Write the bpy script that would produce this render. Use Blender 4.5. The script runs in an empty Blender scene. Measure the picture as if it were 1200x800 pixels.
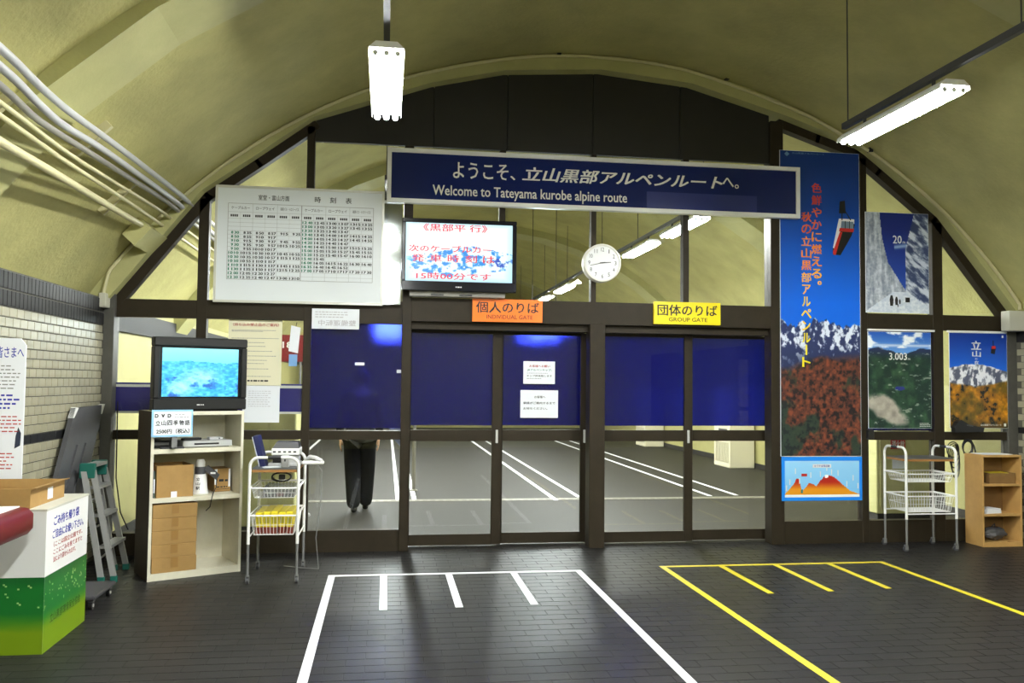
import bpy, math, random
import numpy as np
from mathutils import Vector, Matrix
random.seed(7); rng = np.random.RandomState(5)
scene = bpy.context.scene
COL = scene.collection

# ------------------------------------------------------------------ camera
F = 1010.0; H = 1.6
dY = np.array([-148, -46, 1010.0]); dY /= np.linalg.norm(dY)
dX = np.array([1, -.0174, 0.0]); dX[2] = -(dX @ dY) / dY[2]; dX /= np.linalg.norm(dX)
dZ = np.cross(dX, dY)
if dZ[1] < 0: dZ = -dZ
RW = np.array([dX, dY, dZ]).T          # (right, up, forward) = RW @ world
cam = bpy.data.cameras.new('camera'); cam.sensor_width = 36; cam.lens = 36 * F / 1200
cam.clip_start = .05
camo = bpy.data.objects.new('camera', cam); COL.objects.link(camo)
rt, up, fw = RW[0], RW[1], RW[2]
m = Matrix(((rt[0], up[0], -fw[0], 0), (rt[1], up[1], -fw[1], 0), (rt[2], up[2], -fw[2], H), (0, 0, 0, 1)))
camo.matrix_world = m
scene.camera = camo

# ------------------------------------------------------------------ world and exposure
w = bpy.data.worlds.new('world'); scene.world = w; w.use_nodes = True
w.node_tree.nodes['Background'].inputs[0].default_value = (.05, .05, .045, 1)
w.node_tree.nodes['Background'].inputs[1].default_value = .3
scene.view_settings.view_transform = 'Standard'; scene.view_settings.look = 'None'
scene.view_settings.gamma = 1; scene.view_settings.exposure = 0.0
scene.view_settings.use_curve_mapping = False
TUBE = 330.0                            # strength of the fluorescent tubes

# ------------------------------------------------------------------ pixel helpers (photo taken as 1200x800)
def ray(px, py): return RW.T @ np.array([(px - 600) / F, -(py - 400) / F, 1.0])
def onY(px, py, Y):
    d = ray(px, py); k = Y / d[1]; return (d[0] * k, Y, H + d[2] * k)
def onZ(px, py, Z=0):
    d = ray(px, py); k = (Z - H) / d[2]; return (d[0] * k, d[1] * k, Z)
def onX(px, py, X):
    d = ray(px, py); k = X / d[0]; return (X, d[1] * k, H + d[2] * k)
def proj(X, Y, Z):
    c = RW @ np.array([X, Y, Z - H])
    return (600 + F * c[0] / c[2], 400 - F * c[1] / c[2]) if c[2] > .1 else (-9999, -9999)
CX, CZ, RV = 2.0, -.78, 5.59          # axis and radius of the tunnel vault
def onVault(px, py, r):
    d = ray(px, py); a = d[0]**2 + d[2]**2; b = 2 * (-CX * d[0] + (H - CZ) * d[2]); c = CX**2 + (H - CZ)**2 - r * r
    k = (-b + math.sqrt(b * b - 4 * a * c)) / 2 / a
    return (d[0] * k, d[1] * k, H + d[2] * k)
def rect(p0, p1, Y):                   # top-left and bottom-right pixel -> x0, x1, z0, z1 on the plane Y
    a = onY(*p0, Y); b = onY(*p1, Y); return a[0], b[0], b[2], a[2]

# ------------------------------------------------------------------ materials
def lin(c): c = c / 255.0; return c / 12.92 if c <= .04045 else ((c + .055) / 1.055) ** 2.4
def C(r, g, b): return (lin(r), lin(g), lin(b), 1)
MATS = {}
def M(name, col, rough=.5, metal=0, var=0, scale=12, bump=0, bscale=60, spec=.5, rnd=0):
    if name in MATS: return MATS[name]
    mt = bpy.data.materials.new(name); MATS[name] = mt; mt.use_nodes = True
    N = mt.node_tree.nodes; L = mt.node_tree.links; p = N['Principled BSDF']
    p.inputs['Base Color'].default_value = col; p.inputs['Roughness'].default_value = rough
    p.inputs['Metallic'].default_value = metal; p.inputs['Specular IOR Level'].default_value = spec
    tc = N.new('ShaderNodeTexCoord')
    if var or rnd:
        nz = N.new('ShaderNodeTexNoise'); nz.inputs['Scale'].default_value = scale; nz.inputs['Detail'].default_value = 6
        nz.inputs['Roughness'].default_value = .65
        L.new(tc.outputs['Object'], nz.inputs['Vector'])
        mr = N.new('ShaderNodeMapRange'); mr.inputs[1].default_value = .3; mr.inputs[2].default_value = .7
        mr.inputs[3].default_value = 1 - var; mr.inputs[4].default_value = 1 + var
        L.new(nz.outputs['Fac'], mr.inputs[0])
        fac = mr.outputs[0]
        if rnd:
            oi = N.new('ShaderNodeObjectInfo'); ge = N.new('ShaderNodeNewGeometry')
            ad = N.new('ShaderNodeMath'); ad.operation = 'ADD'; L.new(oi.outputs['Random'], ad.inputs[0]); L.new(ge.outputs['Random Per Island'], ad.inputs[1])
            fr = N.new('ShaderNodeMath'); fr.operation = 'FRACT'; L.new(ad.outputs[0], fr.inputs[0])
            m2 = N.new('ShaderNodeMapRange'); m2.inputs[3].default_value = 1 - rnd; m2.inputs[4].default_value = 1 + rnd
            L.new(fr.outputs[0], m2.inputs[0])
            mu = N.new('ShaderNodeMath'); mu.operation = 'MULTIPLY'; L.new(fac, mu.inputs[0]); L.new(m2.outputs[0], mu.inputs[1]); fac = mu.outputs[0]
        vm = N.new('ShaderNodeVectorMath'); vm.operation = 'SCALE'; vm.inputs[0].default_value = col[:3]
        L.new(fac, vm.inputs['Scale']); L.new(vm.outputs[0], p.inputs['Base Color'])
    if bump:
        n2 = N.new('ShaderNodeTexNoise'); n2.inputs['Scale'].default_value = bscale; n2.inputs['Detail'].default_value = 5
        L.new(tc.outputs['Object'], n2.inputs['Vector'])
        bp = N.new('ShaderNodeBump'); bp.inputs['Strength'].default_value = bump; bp.inputs['Distance'].default_value = .02
        L.new(n2.outputs['Fac'], bp.inputs['Height']); L.new(bp.outputs[0], p.inputs['Normal'])
    return mt
def emit(name, col, s):
    if name in MATS: return MATS[name]
    mt = bpy.data.materials.new(name); MATS[name] = mt; mt.use_nodes = True
    p = mt.node_tree.nodes['Principled BSDF']; p.inputs['Base Color'].default_value = (.02, .02, .02, 1)
    p.inputs['Emission Color'].default_value = col; p.inputs['Emission Strength'].default_value = s
    return mt
def glass(name, tint, body=None, bodyfac=0, gloss=.01, ior=1.45, haze=0):
    if name in MATS: return MATS[name]
    mt = bpy.data.materials.new(name); MATS[name] = mt; mt.use_nodes = True
    N = mt.node_tree.nodes; L = mt.node_tree.links; N.remove(N['Principled BSDF']); out = N['Material Output']
    tr = N.new('ShaderNodeBsdfTransparent'); tr.inputs[0].default_value = tint; s = tr.outputs[0]
    if haze:
        rf = N.new('ShaderNodeBsdfRefraction'); rf.inputs['Color'].default_value = tint; rf.inputs['Roughness'].default_value = .22; rf.inputs['IOR'].default_value = 1.25
        mh = N.new('ShaderNodeMixShader'); mh.inputs[0].default_value = haze; L.new(s, mh.inputs[1]); L.new(rf.outputs[0], mh.inputs[2]); s = mh.outputs[0]
    if body:
        df = N.new('ShaderNodeBsdfDiffuse'); df.inputs[0].default_value = body
        mb = N.new('ShaderNodeMixShader'); mb.inputs[0].default_value = bodyfac; L.new(s, mb.inputs[1]); L.new(df.outputs[0], mb.inputs[2]); s = mb.outputs[0]
    gl = N.new('ShaderNodeBsdfGlossy'); gl.inputs['Roughness'].default_value = gloss
    fr = N.new('ShaderNodeFresnel'); fr.inputs['IOR'].default_value = ior
    mx = N.new('ShaderNodeMixShader'); L.new(fr.outputs[0], mx.inputs[0]); L.new(s, mx.inputs[1]); L.new(gl.outputs[0], mx.inputs[2])
    L.new(mx.outputs[0], out.inputs[0]); return mt
def printed(name, emission=0, rough=.35):
    if name in MATS: return MATS[name]
    mt = bpy.data.materials.new(name); MATS[name] = mt; mt.use_nodes = True
    N = mt.node_tree.nodes; L = mt.node_tree.links; p = N['Principled BSDF']; p.inputs['Roughness'].default_value = rough
    at = N.new('ShaderNodeAttribute'); at.attribute_name = 'ink'
    if emission:
        p.inputs['Base Color'].default_value = (.02, .02, .02, 1)
        L.new(at.outputs['Color'], p.inputs['Emission Color']); p.inputs['Emission Strength'].default_value = emission
    else: L.new(at.outputs['Color'], p.inputs['Base Color'])
    return mt

CREAM = M('cream_plaster', (.435, .405, .16, 1), .85, var=.16, scale=1.6, bump=.35, bscale=26)
CREAM2 = M('cream_paint', (.48, .46, .20, 1), .6, var=.08, scale=3, bump=.05, bscale=40)
CREAMRIB = M('cream_rib_paint', (.44, .425, .19, 1), .6, var=.07, scale=4, bump=.06, bscale=50)
BRONZE = M('bronze_aluminium', (.026, .0195, .0115, 1), .52, .1, var=.12, scale=9, spec=.2)
DARKPANEL = M('dark_panel', (.012, .0105, .009, 1), .6, var=.15, scale=5)
GREYPOST = M('grey_post', (.085, .082, .072, 1), .45, .2, var=.1)
FLOORJ = M('floor_joint', (.015, .0145, .014, 1), .8, var=.2, scale=30)
BRICK = M('floor_brick', (.0195, .0185, .018, 1), .38, var=.16, scale=3.5, bump=.06, bscale=90, rnd=.10, spec=.1)
TILE = M('white_tile', (.345, .32, .225, 1), .3, var=.08, scale=6, rnd=.09)
TILEJ = M('tile_grout', (.10, .095, .075, 1), .8, var=.15)
DARKTILE = M('dark_tile', (.014, .014, .0155, 1), .5, var=.2, rnd=.15, spec=.18)
WHITE = M('white_paint', (.78, .78, .76, 1), .4)
WHITEMETAL = M('white_enamel', (.80, .80, .78, 1), .3)
PAPER = M('paper', (.80, .83, .88, 1), .7)
YPAPER = M('cream_paper', (.80, .76, .55, 1), .7)
BLACK = M('black_plastic', (.012, .012, .013, 1), .35)
BLACKINK = M('black_ink', (.01, .01, .012, 1), .6)
GREYINK = M('grey_ink', (.22, .22, .23, 1), .7)
PALEINK = M('pale_ink', (.50, .48, .52, 1), .7)
REDINK = M('red_ink', C(170, 30, 30), .6)
GREENINK = M('green_ink', C(0, 110, 80), .6)
BLUEINK = M('blue_ink', C(30, 40, 160), .6)
WHITEINK = M('white_ink', (.75, .75, .72, 1), .5)
ALU = M('aluminium', (.62, .62, .60, 1), .4, .35)
STEEL = M('grey_steel', (.22, .22, .22, 1), .42, .4)
DARKGREY = M('dark_grey_plastic', (.05, .05, .055, 1), .45)
CARD = M('cardboard', C(158, 124, 72), .8, var=.1, scale=9)
CARDD = M('cardboard_dark', C(120, 90, 48), .85, var=.1, scale=9)
TAPE = M('packing_tape', C(146, 110, 58), .35)
GLASS = glass('clear_glass', (.95, .96, .95, 1), ior=1.33)
FILM = glass('blue_film', (.135, .17, .64, 1), (.008, .004, .36, 1), .20, gloss=.2, ior=1.15, haze=.75)

# ------------------------------------------------------------------ mesh builder
_txt = {}
def text_data(s, bold=0.0, shear=0.0, res=2):
    k = (s, bold, shear, res)
    if k in _txt: return _txt[k]
    cu = bpy.data.curves.new('t', 'FONT'); cu.body = s; cu.size = 1; cu.resolution_u = res; cu.offset = bold; cu.shear = shear
    cu.fill_mode = 'FRONT'
    ob = bpy.data.objects.new('t', cu); COL.objects.link(ob)
    dg = bpy.context.evaluated_depsgraph_get()
    me = bpy.data.meshes.new_from_object(ob.evaluated_get(dg))
    v = np.array([x.co[:] for x in me.vertices]) if len(me.vertices) else np.zeros((0, 3)); f = [list(p.vertices) for p in me.polygons]
    bpy.data.objects.remove(ob); bpy.data.curves.remove(cu); bpy.data.meshes.remove(me)
    _txt[k] = (v, f); return _txt[k]
class MB:
    def __init__(s, off=(0, 0, 0)): s.v = []; s.f = []; s.o = off; s.mi = []; s.cur = 0
    def add(s, vs, fs):
        b = len(s.v); o = s.o
        s.v += [(x[0] - o[0], x[1] - o[1], x[2] - o[2]) for x in vs]
        s.f += [[i + b for i in f] for f in fs]; s.mi += [s.cur] * len(fs); return s
    def box(s, x0, x1, y0, y1, z0, z1):
        return s.hexa([(x0, y0, z0), (x1, y0, z0), (x1, y1, z0), (x0, y1, z0), (x0, y0, z1), (x1, y0, z1), (x1, y1, z1), (x0, y1, z1)])
    def hexa(s, p): return s.add(p, [[0, 3, 2, 1], [4, 5, 6, 7], [0, 1, 5, 4], [1, 2, 6, 5], [2, 3, 7, 6], [3, 0, 4, 7]])
    def bbox(s, x0, x1, y0, y1, z0, z1, b):          # box with chamfered edges
        vs = []; idx = {}
        for i, X in enumerate((x0, x1)):
            for j, Y in enumerate((y0, y1)):
                for k, Z in enumerate((z0, z1)):
                    sx, sy, sz = (b if i == 0 else -b), (b if j == 0 else -b), (b if k == 0 else -b)
                    idx[i, j, k, 0] = len(vs); vs.append((X, Y + sy, Z + sz))
                    idx[i, j, k, 1] = len(vs); vs.append((X + sx, Y, Z + sz))
                    idx[i, j, k, 2] = len(vs); vs.append((X + sx, Y + sy, Z))
        fs = []
        for i in (0, 1):
            fs.append([idx[i, j, k, 0] for j, k in ((0, 0), (1, 0), (1, 1), (0, 1))])
            fs.append([idx[j, i, k, 1] for j, k in ((0, 0), (1, 0), (1, 1), (0, 1))])
            fs.append([idx[j, k, i, 2] for j, k in ((0, 0), (1, 0), (1, 1), (0, 1))])
        for i in (0, 1):
            for j in (0, 1):
                fs.append([idx[i, j, 0, 0], idx[i, j, 1, 0], idx[i, j, 1, 1], idx[i, j, 0, 1]])
                fs.append([idx[i, 0, j, 0], idx[i, 1, j, 0], idx[i, 1, j, 2], idx[i, 0, j, 2]])
                fs.append([idx[0, i, j, 1], idx[1, i, j, 1], idx[1, i, j, 2], idx[0, i, j, 2]])
                for k in (0, 1): fs.append([idx[i, j, k, q] for q in (0, 1, 2)])
        return s.add(vs, fs)
    def cyl(s, a, b, r, n=10, r2=None, caps=True):
        a = Vector(a); b = Vector(b); d = (b - a).normalized(); u = d.orthogonal().normalized(); w_ = d.cross(u); r2 = r if r2 is None else r2
        vs = []
        for c, q in ((a, r), (b, r2)):
            for i in range(n):
                t = 2 * math.pi * i / n; vs.append(tuple(c + u * math.cos(t) * q + w_ * math.sin(t) * q))
        fs = [[i, (i + 1) % n, n + (i + 1) % n, n + i] for i in range(n)]
        if caps: fs += [list(range(n))[::-1], list(range(n, 2 * n))]
        return s.add(vs, fs)
    def tube(s, pts, r, n=8, closed=False):
        P = [Vector(p) for p in pts]; vs = []; u = None; m_ = len(P)
        for i, p in enumerate(P):
            if closed: d = (P[(i + 1) % m_] - P[i - 1]).normalized()
            else: d = ((P[min(i + 1, m_ - 1)] - P[max(i - 1, 0)])).normalized()
            u = d.orthogonal().normalized() if u is None else (u - d * u.dot(d)).normalized()
            w_ = d.cross(u)
            for k in range(n):
                t = 2 * math.pi * k / n; vs.append(tuple(p + (u * math.cos(t) + w_ * math.sin(t)) * r))
        fs = []
        for i in range(m_ if closed else m_ - 1):
            j = (i + 1) % m_
            fs += [[i * n + k, i * n + (k + 1) % n, j * n + (k + 1) % n, j * n + k] for k in range(n)]
        if not closed: fs += [list(range(n))[::-1], [(m_ - 1) * n + k for k in range(n)]]
        return s.add(vs, fs)
    def prism(s, poly, a, b, axis='y'):               # poly: 2-D outline; extruded along axis between a and b
        def P(u, v, t): return {'y': (u, t, v), 'x': (t, u, v), 'z': (u, v, t)}[axis]
        n = len(poly); vs = [P(u, v, a) for u, v in poly] + [P(u, v, b) for u, v in poly]
        fs = [list(range(n))[::-1], list(range(n, 2 * n))] + [[i, (i + 1) % n, n + (i + 1) % n, n + i] for i in range(n)]
        return s.add(vs, fs)
    def lathe(s, prof, c, axis='z', n=24):            # prof: (r, t) pairs
        vs = []
        for r, t in prof:
            for k in range(n):
                q = 2 * math.pi * k / n; x, y = r * math.cos(q), r * math.sin(q)
                vs.append({'z': (c[0] + x, c[1] + y, c[2] + t), 'y': (c[0] + x, c[1] + t, c[2] + y), 'x': (c[0] + t, c[1] + x, c[2] + y)}[axis])
        m_ = len(prof)
        fs = [[i * n + k, i * n + (k + 1) % n, (i + 1) * n + (k + 1) % n, (i + 1) * n + k] for i in range(m_ - 1) for k in range(n)]
        fs += [list(range(n))[::-1], [(m_ - 1) * n + k for k in range(n)]]
        return s.add(vs, fs)
    def text(s, t, x0, x1, z0, z1, y, bold=.0, shear=0., mirror=False, plane='xz', res=2):
        """lettering fitted to a rectangle; plane xz at depth y, or yz at x = y"""
        v, f = text_data(t, 0.0, shear, res)
        if not len(v): return s
        mn = v.min(0); mx = v.max(0); sp = np.maximum(mx - mn, 1e-6)
        q = (v - mn) / sp
        if mirror: q[:, 0] = 1 - q[:, 0]
        bx_ = bold * (x1 - x0) / sp[0]; bz_ = bold * (z1 - z0) / sp[1]     # heavier strokes: overlaid shifted copies
        for k_, (dx, dz) in enumerate(((-1, .6), (1, .6), (-1, -.6), (1, -.6)) if bold else ((0, 0),)):
            yk = y - k_ * .0002 if plane == 'xz' else y + k_ * .0002
            out = []
            for a in q:
                U = x0 + bx_ + a[0] * (x1 - x0 - 2 * bx_) + dx * bx_; W = z0 + bz_ + a[1] * (z1 - z0 - 2 * bz_) + dz * bz_
                out.append((U, yk, W) if plane == 'xz' else (yk, U, W))
            s.add(out, f)
        return s
    def bars(s, x0, x1, z0, z1, y, rows, fill=.55, seed=1, t=.0008):   # rows of tiny unreadable print
        r = random.Random(seed); dz = (z1 - z0) / rows
        for i in range(rows):
            zz = z1 - (i + .5) * dz; x = x0; end = x0 + (x1 - x0) * r.uniform(.6, 1)
            while x < end:
                l = r.uniform(.5, 1.5) * dz; s.box(x, min(x + l, x1), y - t, y, zz - dz * fill * .3, zz + dz * fill * .3); x += l + dz * .35
        return s
    def build(s, name, mat, parent=None, smooth=False, kind=None):
        me = bpy.data.meshes.new(name); me.from_pydata(s.v, [], s.f)
        for mm in (mat if isinstance(mat, (list, tuple)) else [mat]): me.materials.append(mm)
        if any(s.mi): me.polygons.foreach_set('material_index', s.mi)
        me.validate(); me.update()
        import bmesh as _b
        bm = _b.new(); bm.from_mesh(me); _b.ops.recalc_face_normals(bm, faces=bm.faces); bm.to_mesh(me); bm.free()
        if smooth:
            me.polygons.foreach_set('use_smooth', [True] * len(me.polygons))
            try: me.set_sharp_from_angle(angle=math.radians(40))
            except Exception: pass
        o = bpy.data.objects.new(name, me); COL.objects.link(o)
        if parent: o.parent = parent
        if kind: o['kind'] = kind
        return o
def tag(o, label=None, cat=None, group=None, kind=None):
    for k, v in (('label', label), ('category', cat), ('group', group), ('kind', kind)):
        if v: o[k] = v
    return o
def thing(name, label=None, cat=None, loc=(0, 0, 0), rz=0, group=None, kind=None):
    o = bpy.data.objects.new(name, None); COL.objects.link(o); o.location = loc; o.rotation_euler = (0, 0, rz); o.empty_display_size = .1
    return tag(o, label, cat, group, kind)
def copy_tree(o, parent=None, name=None):
    c = o.copy(); COL.objects.link(c); c.parent = parent
    for ch in list(o.children): copy_tree(ch, c)
    return c
_tn = [0, 0]
def trim(mb, mat, label=None, smooth=False):
    _tn[0] += 1; o = mb.build('trim_%d' % _tn[0], mat, None, smooth, 'structure')
    if label: o['label'] = label
    return o
def artwork(name, fn, x0, x1, z0, z1, y, nx, nz, parent, off, emission=0, mat=None, thick=.002, rough=.35, swap=False):
    """a flat print: fn(u, v) -> rgb (0..255), inked on a grid of faces"""
    us = (np.arange(nx) + .5) / nx; vs_ = (np.arange(nz) + .5) / nz
    U, V = np.meshgrid(us, vs_); rgb = np.clip(np.stack(fn(U, V), -1) / 255., 0, 1)
    rgb = np.where(rgb <= .04045, rgb / 12.92, ((rgb + .055) / 1.055) ** 2.4)
    gx = np.linspace(x0, x1, nx + 1); gz = np.linspace(z0, z1, nz + 1)
    if swap: verts = [(y - off[0], a - off[1], b - off[2]) for b in gz for a in gx]
    else: verts = [(a - off[0], y - off[1], b - off[2]) for b in gz for a in gx]
    W = nx + 1
    faces = [(j * W + i, j * W + i + 1, (j + 1) * W + i + 1, (j + 1) * W + i) for j in range(nz) for i in range(nx)]
    me = bpy.data.meshes.new(name); me.from_pydata(verts, [], faces)
    at = me.color_attributes.new('ink', 'FLOAT_COLOR', 'CORNER')
    col = np.ones((nx * nz, 4, 4), np.float32); col[:, :, :3] = rgb.reshape(-1, 1, 3)
    at.data.foreach_set('color', col.ravel())
    me.materials.append(mat or printed('print_%s' % ('lit%g' % emission if emission else 'ink%g' % rough), emission, rough))
    o = bpy.data.objects.new(name, me); COL.objects.link(o); o.parent = parent; return o
def vnoise(x, y, seed=0):
    r = np.random.RandomState(seed); T = r.rand(64, 64)
    xi = np.floor(x).astype(int); yi = np.floor(y).astype(int); a = x - xi; b = y - yi
    a = a * a * (3 - 2 * a); b = b * b * (3 - 2 * b); g = lambda i, j: T[i % 64, j % 64]
    return (g(xi, yi) * (1 - a) + g(xi + 1, yi) * a) * (1 - b) + (g(xi, yi + 1) * (1 - a) + g(xi + 1, yi + 1) * a) * b
def fbm(x, y, seed=0, o=5):
    t = 0; s = 0; a = 1
    for i in range(o): t = t + a * vnoise(x * 2**i, y * 2**i, seed + i); s += a; a *= .55
    return t / s
def mixc(a, b, t):
    t = np.clip(t, 0, 1); return tuple(np.asarray(p) * (1 - t) + np.asarray(q) * t for p, q in zip(a, b))

# ================================================================== STRUCTURE
XL, XR = -2.53, 6.60                   # tiled side walls of the near hall
FXL, FXR = -2.62, 7.05                 # side walls beyond the partition
YF, YB = 8.26, 8.36                    # partition frame, front and back
Y0, Y1 = -4.0, 30.0                    # ends of the tunnel
def vz(x, r=RV): return CZ + math.sqrt(max(r * r - (x - CX)**2, 0))
def arc_pts(r, xl, xr, n=48):
    a0 = math.acos((xl - CX) / r); a1 = math.acos((xr - CX) / r)
    return [(CX + r * math.cos(a0 + (a1 - a0) * i / n), CZ + r * math.sin(a0 + (a1 - a0) * i / n)) for i in range(n + 1)]

# ceiling: one vault over both halls
mb = MB()
for (ya, yb, xl, xr) in ((Y0, YB, -2.665, 6.665), (YB, Y1, -2.665, FXR + .03)):
    p = arc_pts(RV, xl, xr); q = arc_pts(RV + .15, xl, xr)
    poly = p + q[::-1]; n = len(p); vs = [(x, ya, z) for x, z in poly] + [(x, yb, z) for x, z in poly]; k = 2 * n
    mb.add(vs, [[i, i + 1, k + i + 1, k + i] for i in range(k - 1)] + [[k - 1, 0, k, 2 * k - 1]])
mb.build('ceiling', CREAM, None, True, 'structure')['label'] = 'cream plaster tunnel vault over the hall'
# vault ribs
def rib(ya, yb, r0, r1, xl, xr, n=12, mat=CREAMRIB, label=None):
    p = arc_pts(r0, xl, xr, n); q = arc_pts(r1, xl, xr, n); mb = MB(); m_ = n + 1
    vs = [(x, ya, z) for x, z in p] + [(x, yb, z) for x, z in p] + [(x, ya, z) for x, z in q] + [(x, yb, z) for x, z in q]
    fs = []
    for i in range(n): fs += [[i, i + 1, m_ + i + 1, m_ + i], [i, 2 * m_ + i, 2 * m_ + i + 1, i + 1], [m_ + i, m_ + i + 1, 3 * m_ + i + 1, 3 * m_ + i], [2 * m_ + i, 3 * m_ + i, 3 * m_ + i + 1, 2 * m_ + i + 1]]
    for i in (0, n): fs.append([i, m_ + i, 3 * m_ + i, 2 * m_ + i])
    return trim(mb.add(vs, fs), mat, label)
rib(4.92, 5.46, RV - .07, RV + .02, XL, XR, 12, label='cream flat rib across the vault above the hall')
rib(-1.6, -1.0, RV - .13, RV + .02, XL, XR, 12)
for ya in (11.2, 17.3, 23.5): rib(ya, ya + .6, RV - .13, RV + .02, FXL, FXR, 16, label='cream rib across the vault beyond the glass')

# floor: slab, bricks in the near hall
BW, BD, GAP = .222, .117, .0032
fl = thing('floor', 'dark brick floor of the hall', None, (0, 0, 0), kind='structure')
MB().box(XL - .1, XR + .1, Y0, 8.5, -.10, -.0025).build('joint_bed', FLOORJ, fl)
cells = []
for j in range(int((8.5 - Y0) / BD) + 1):
    y = 8.5 - (j + 1) * BD
    if y < -.5: break
    for i in range(int((XR - XL) / BW) + 2):
        x = XL + (i - (.5 if j % 2 else 0)) * BW
        if x + BW < XL or x > XR: continue
        px, py = proj(x + BW / 2, y + BD / 2, 0)
        d = math.hypot(x + BW / 2, y + BD / 2) if (-10 < px < 1210 and py < 806) else 99
        cells.append((d, x, y))
cells.sort()
def brick_into(mb, x, y):
    g = GAP / 2; b = .0015; x0, x1, y0, y1 = x + g, x + BW - g, y + g, y + BD - g
    x0 = max(x0, XL); x1 = min(x1, XR)
    mb.add([(x0, y0, -.012), (x1, y0, -.012), (x1, y1, -.012), (x0, y1, -.012), (x0 + b, y0 + b, 0), (x1 - b, y0 + b, 0), (x1 - b, y1 - b, 0), (x0 + b, y1 - b, 0)],
           [[4, 5, 6, 7], [0, 1, 5, 4], [1, 2, 6, 5], [2, 3, 7, 6], [3, 0, 4, 7]])
rest = MB(); proto = None; nb = 0
for d, x, y in cells:
    if nb < 300 and d < 90 and x > XL and x + BW < XR:
        if proto is None:
            t = MB(); brick_into(t, 0, 0) if False else None
            g = GAP / 2; b = .0015; w2, d2 = BW / 2 - g, BD / 2 - g
            t.add([(-w2, -d2, -.012), (w2, -d2, -.012), (w2, d2, -.012), (-w2, d2, -.012), (-w2 + b, -d2 + b, 0), (w2 - b, -d2 + b, 0), (w2 - b, d2 - b, 0), (-w2 + b, d2 - b, 0)],
                  [[4, 5, 6, 7], [0, 1, 5, 4], [1, 2, 6, 5], [2, 3, 7, 6], [3, 0, 4, 7]])
            proto = t.build('brick', BRICK, fl); o = proto
        else:
            o = proto.copy(); COL.objects.link(o); o.parent = fl
        o.location = (x + BW / 2, y + BD / 2, 0); nb += 1
    else: brick_into(rest, x, y)
rest.build('brick_field', BRICK, fl, kind='stuff')
# far floor, brick relief in the material only
FARFLOOR = M('far_floor_brick', (.018, .0165, .013, 1), .62, var=.14, scale=2, spec=.25)
def brick_relief(mt):
    N = mt.node_tree.nodes; L = mt.node_tree.links; p = N['Principled BSDF']; tc = N.new('ShaderNodeTexCoord')
    b = N.new('ShaderNodeTexBrick'); b.inputs['Scale'].default_value = 1; b.inputs['Brick Width'].default_value = BW; b.inputs['Row Height'].default_value = BD
    b.inputs['Mortar Size'].default_value = .004; L.new(tc.outputs['Object'], b.inputs['Vector'])
    bp = N.new('ShaderNodeBump'); bp.inputs['Strength'].default_value = .5; bp.inputs['Distance'].default_value = .004; bp.invert = True
    L.new(b.outputs['Fac'], bp.inputs['Height']); L.new(bp.outputs[0], p.inputs['Normal'])
brick_relief(FARFLOOR)
MB().box(FXL - .2, FXR + .4, 8.5, Y1, -.1, 0).build('floor_far', FARFLOOR, None, kind='structure')['label'] = 'grey brown floor beyond the glass partition'
mb = MB().box(FXL + .1, FXR - .1, 11.62, 11.80, 0, .004)
so = trim(mb, M('sill_metal', (.17, .16, .13, 1), .5, .2, var=.2, scale=30), 'pale metal strip across the floor beyond the glass')
mb = MB()
for i in range(90): mb.box(FXL + .2 + i * .105, FXL + .26 + i * .105, 11.68, 11.74, .004, .007)
mb.build('stud_row', M('sill_stud', (.16, .15, .12, 1), .5), so, kind='stuff')

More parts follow.
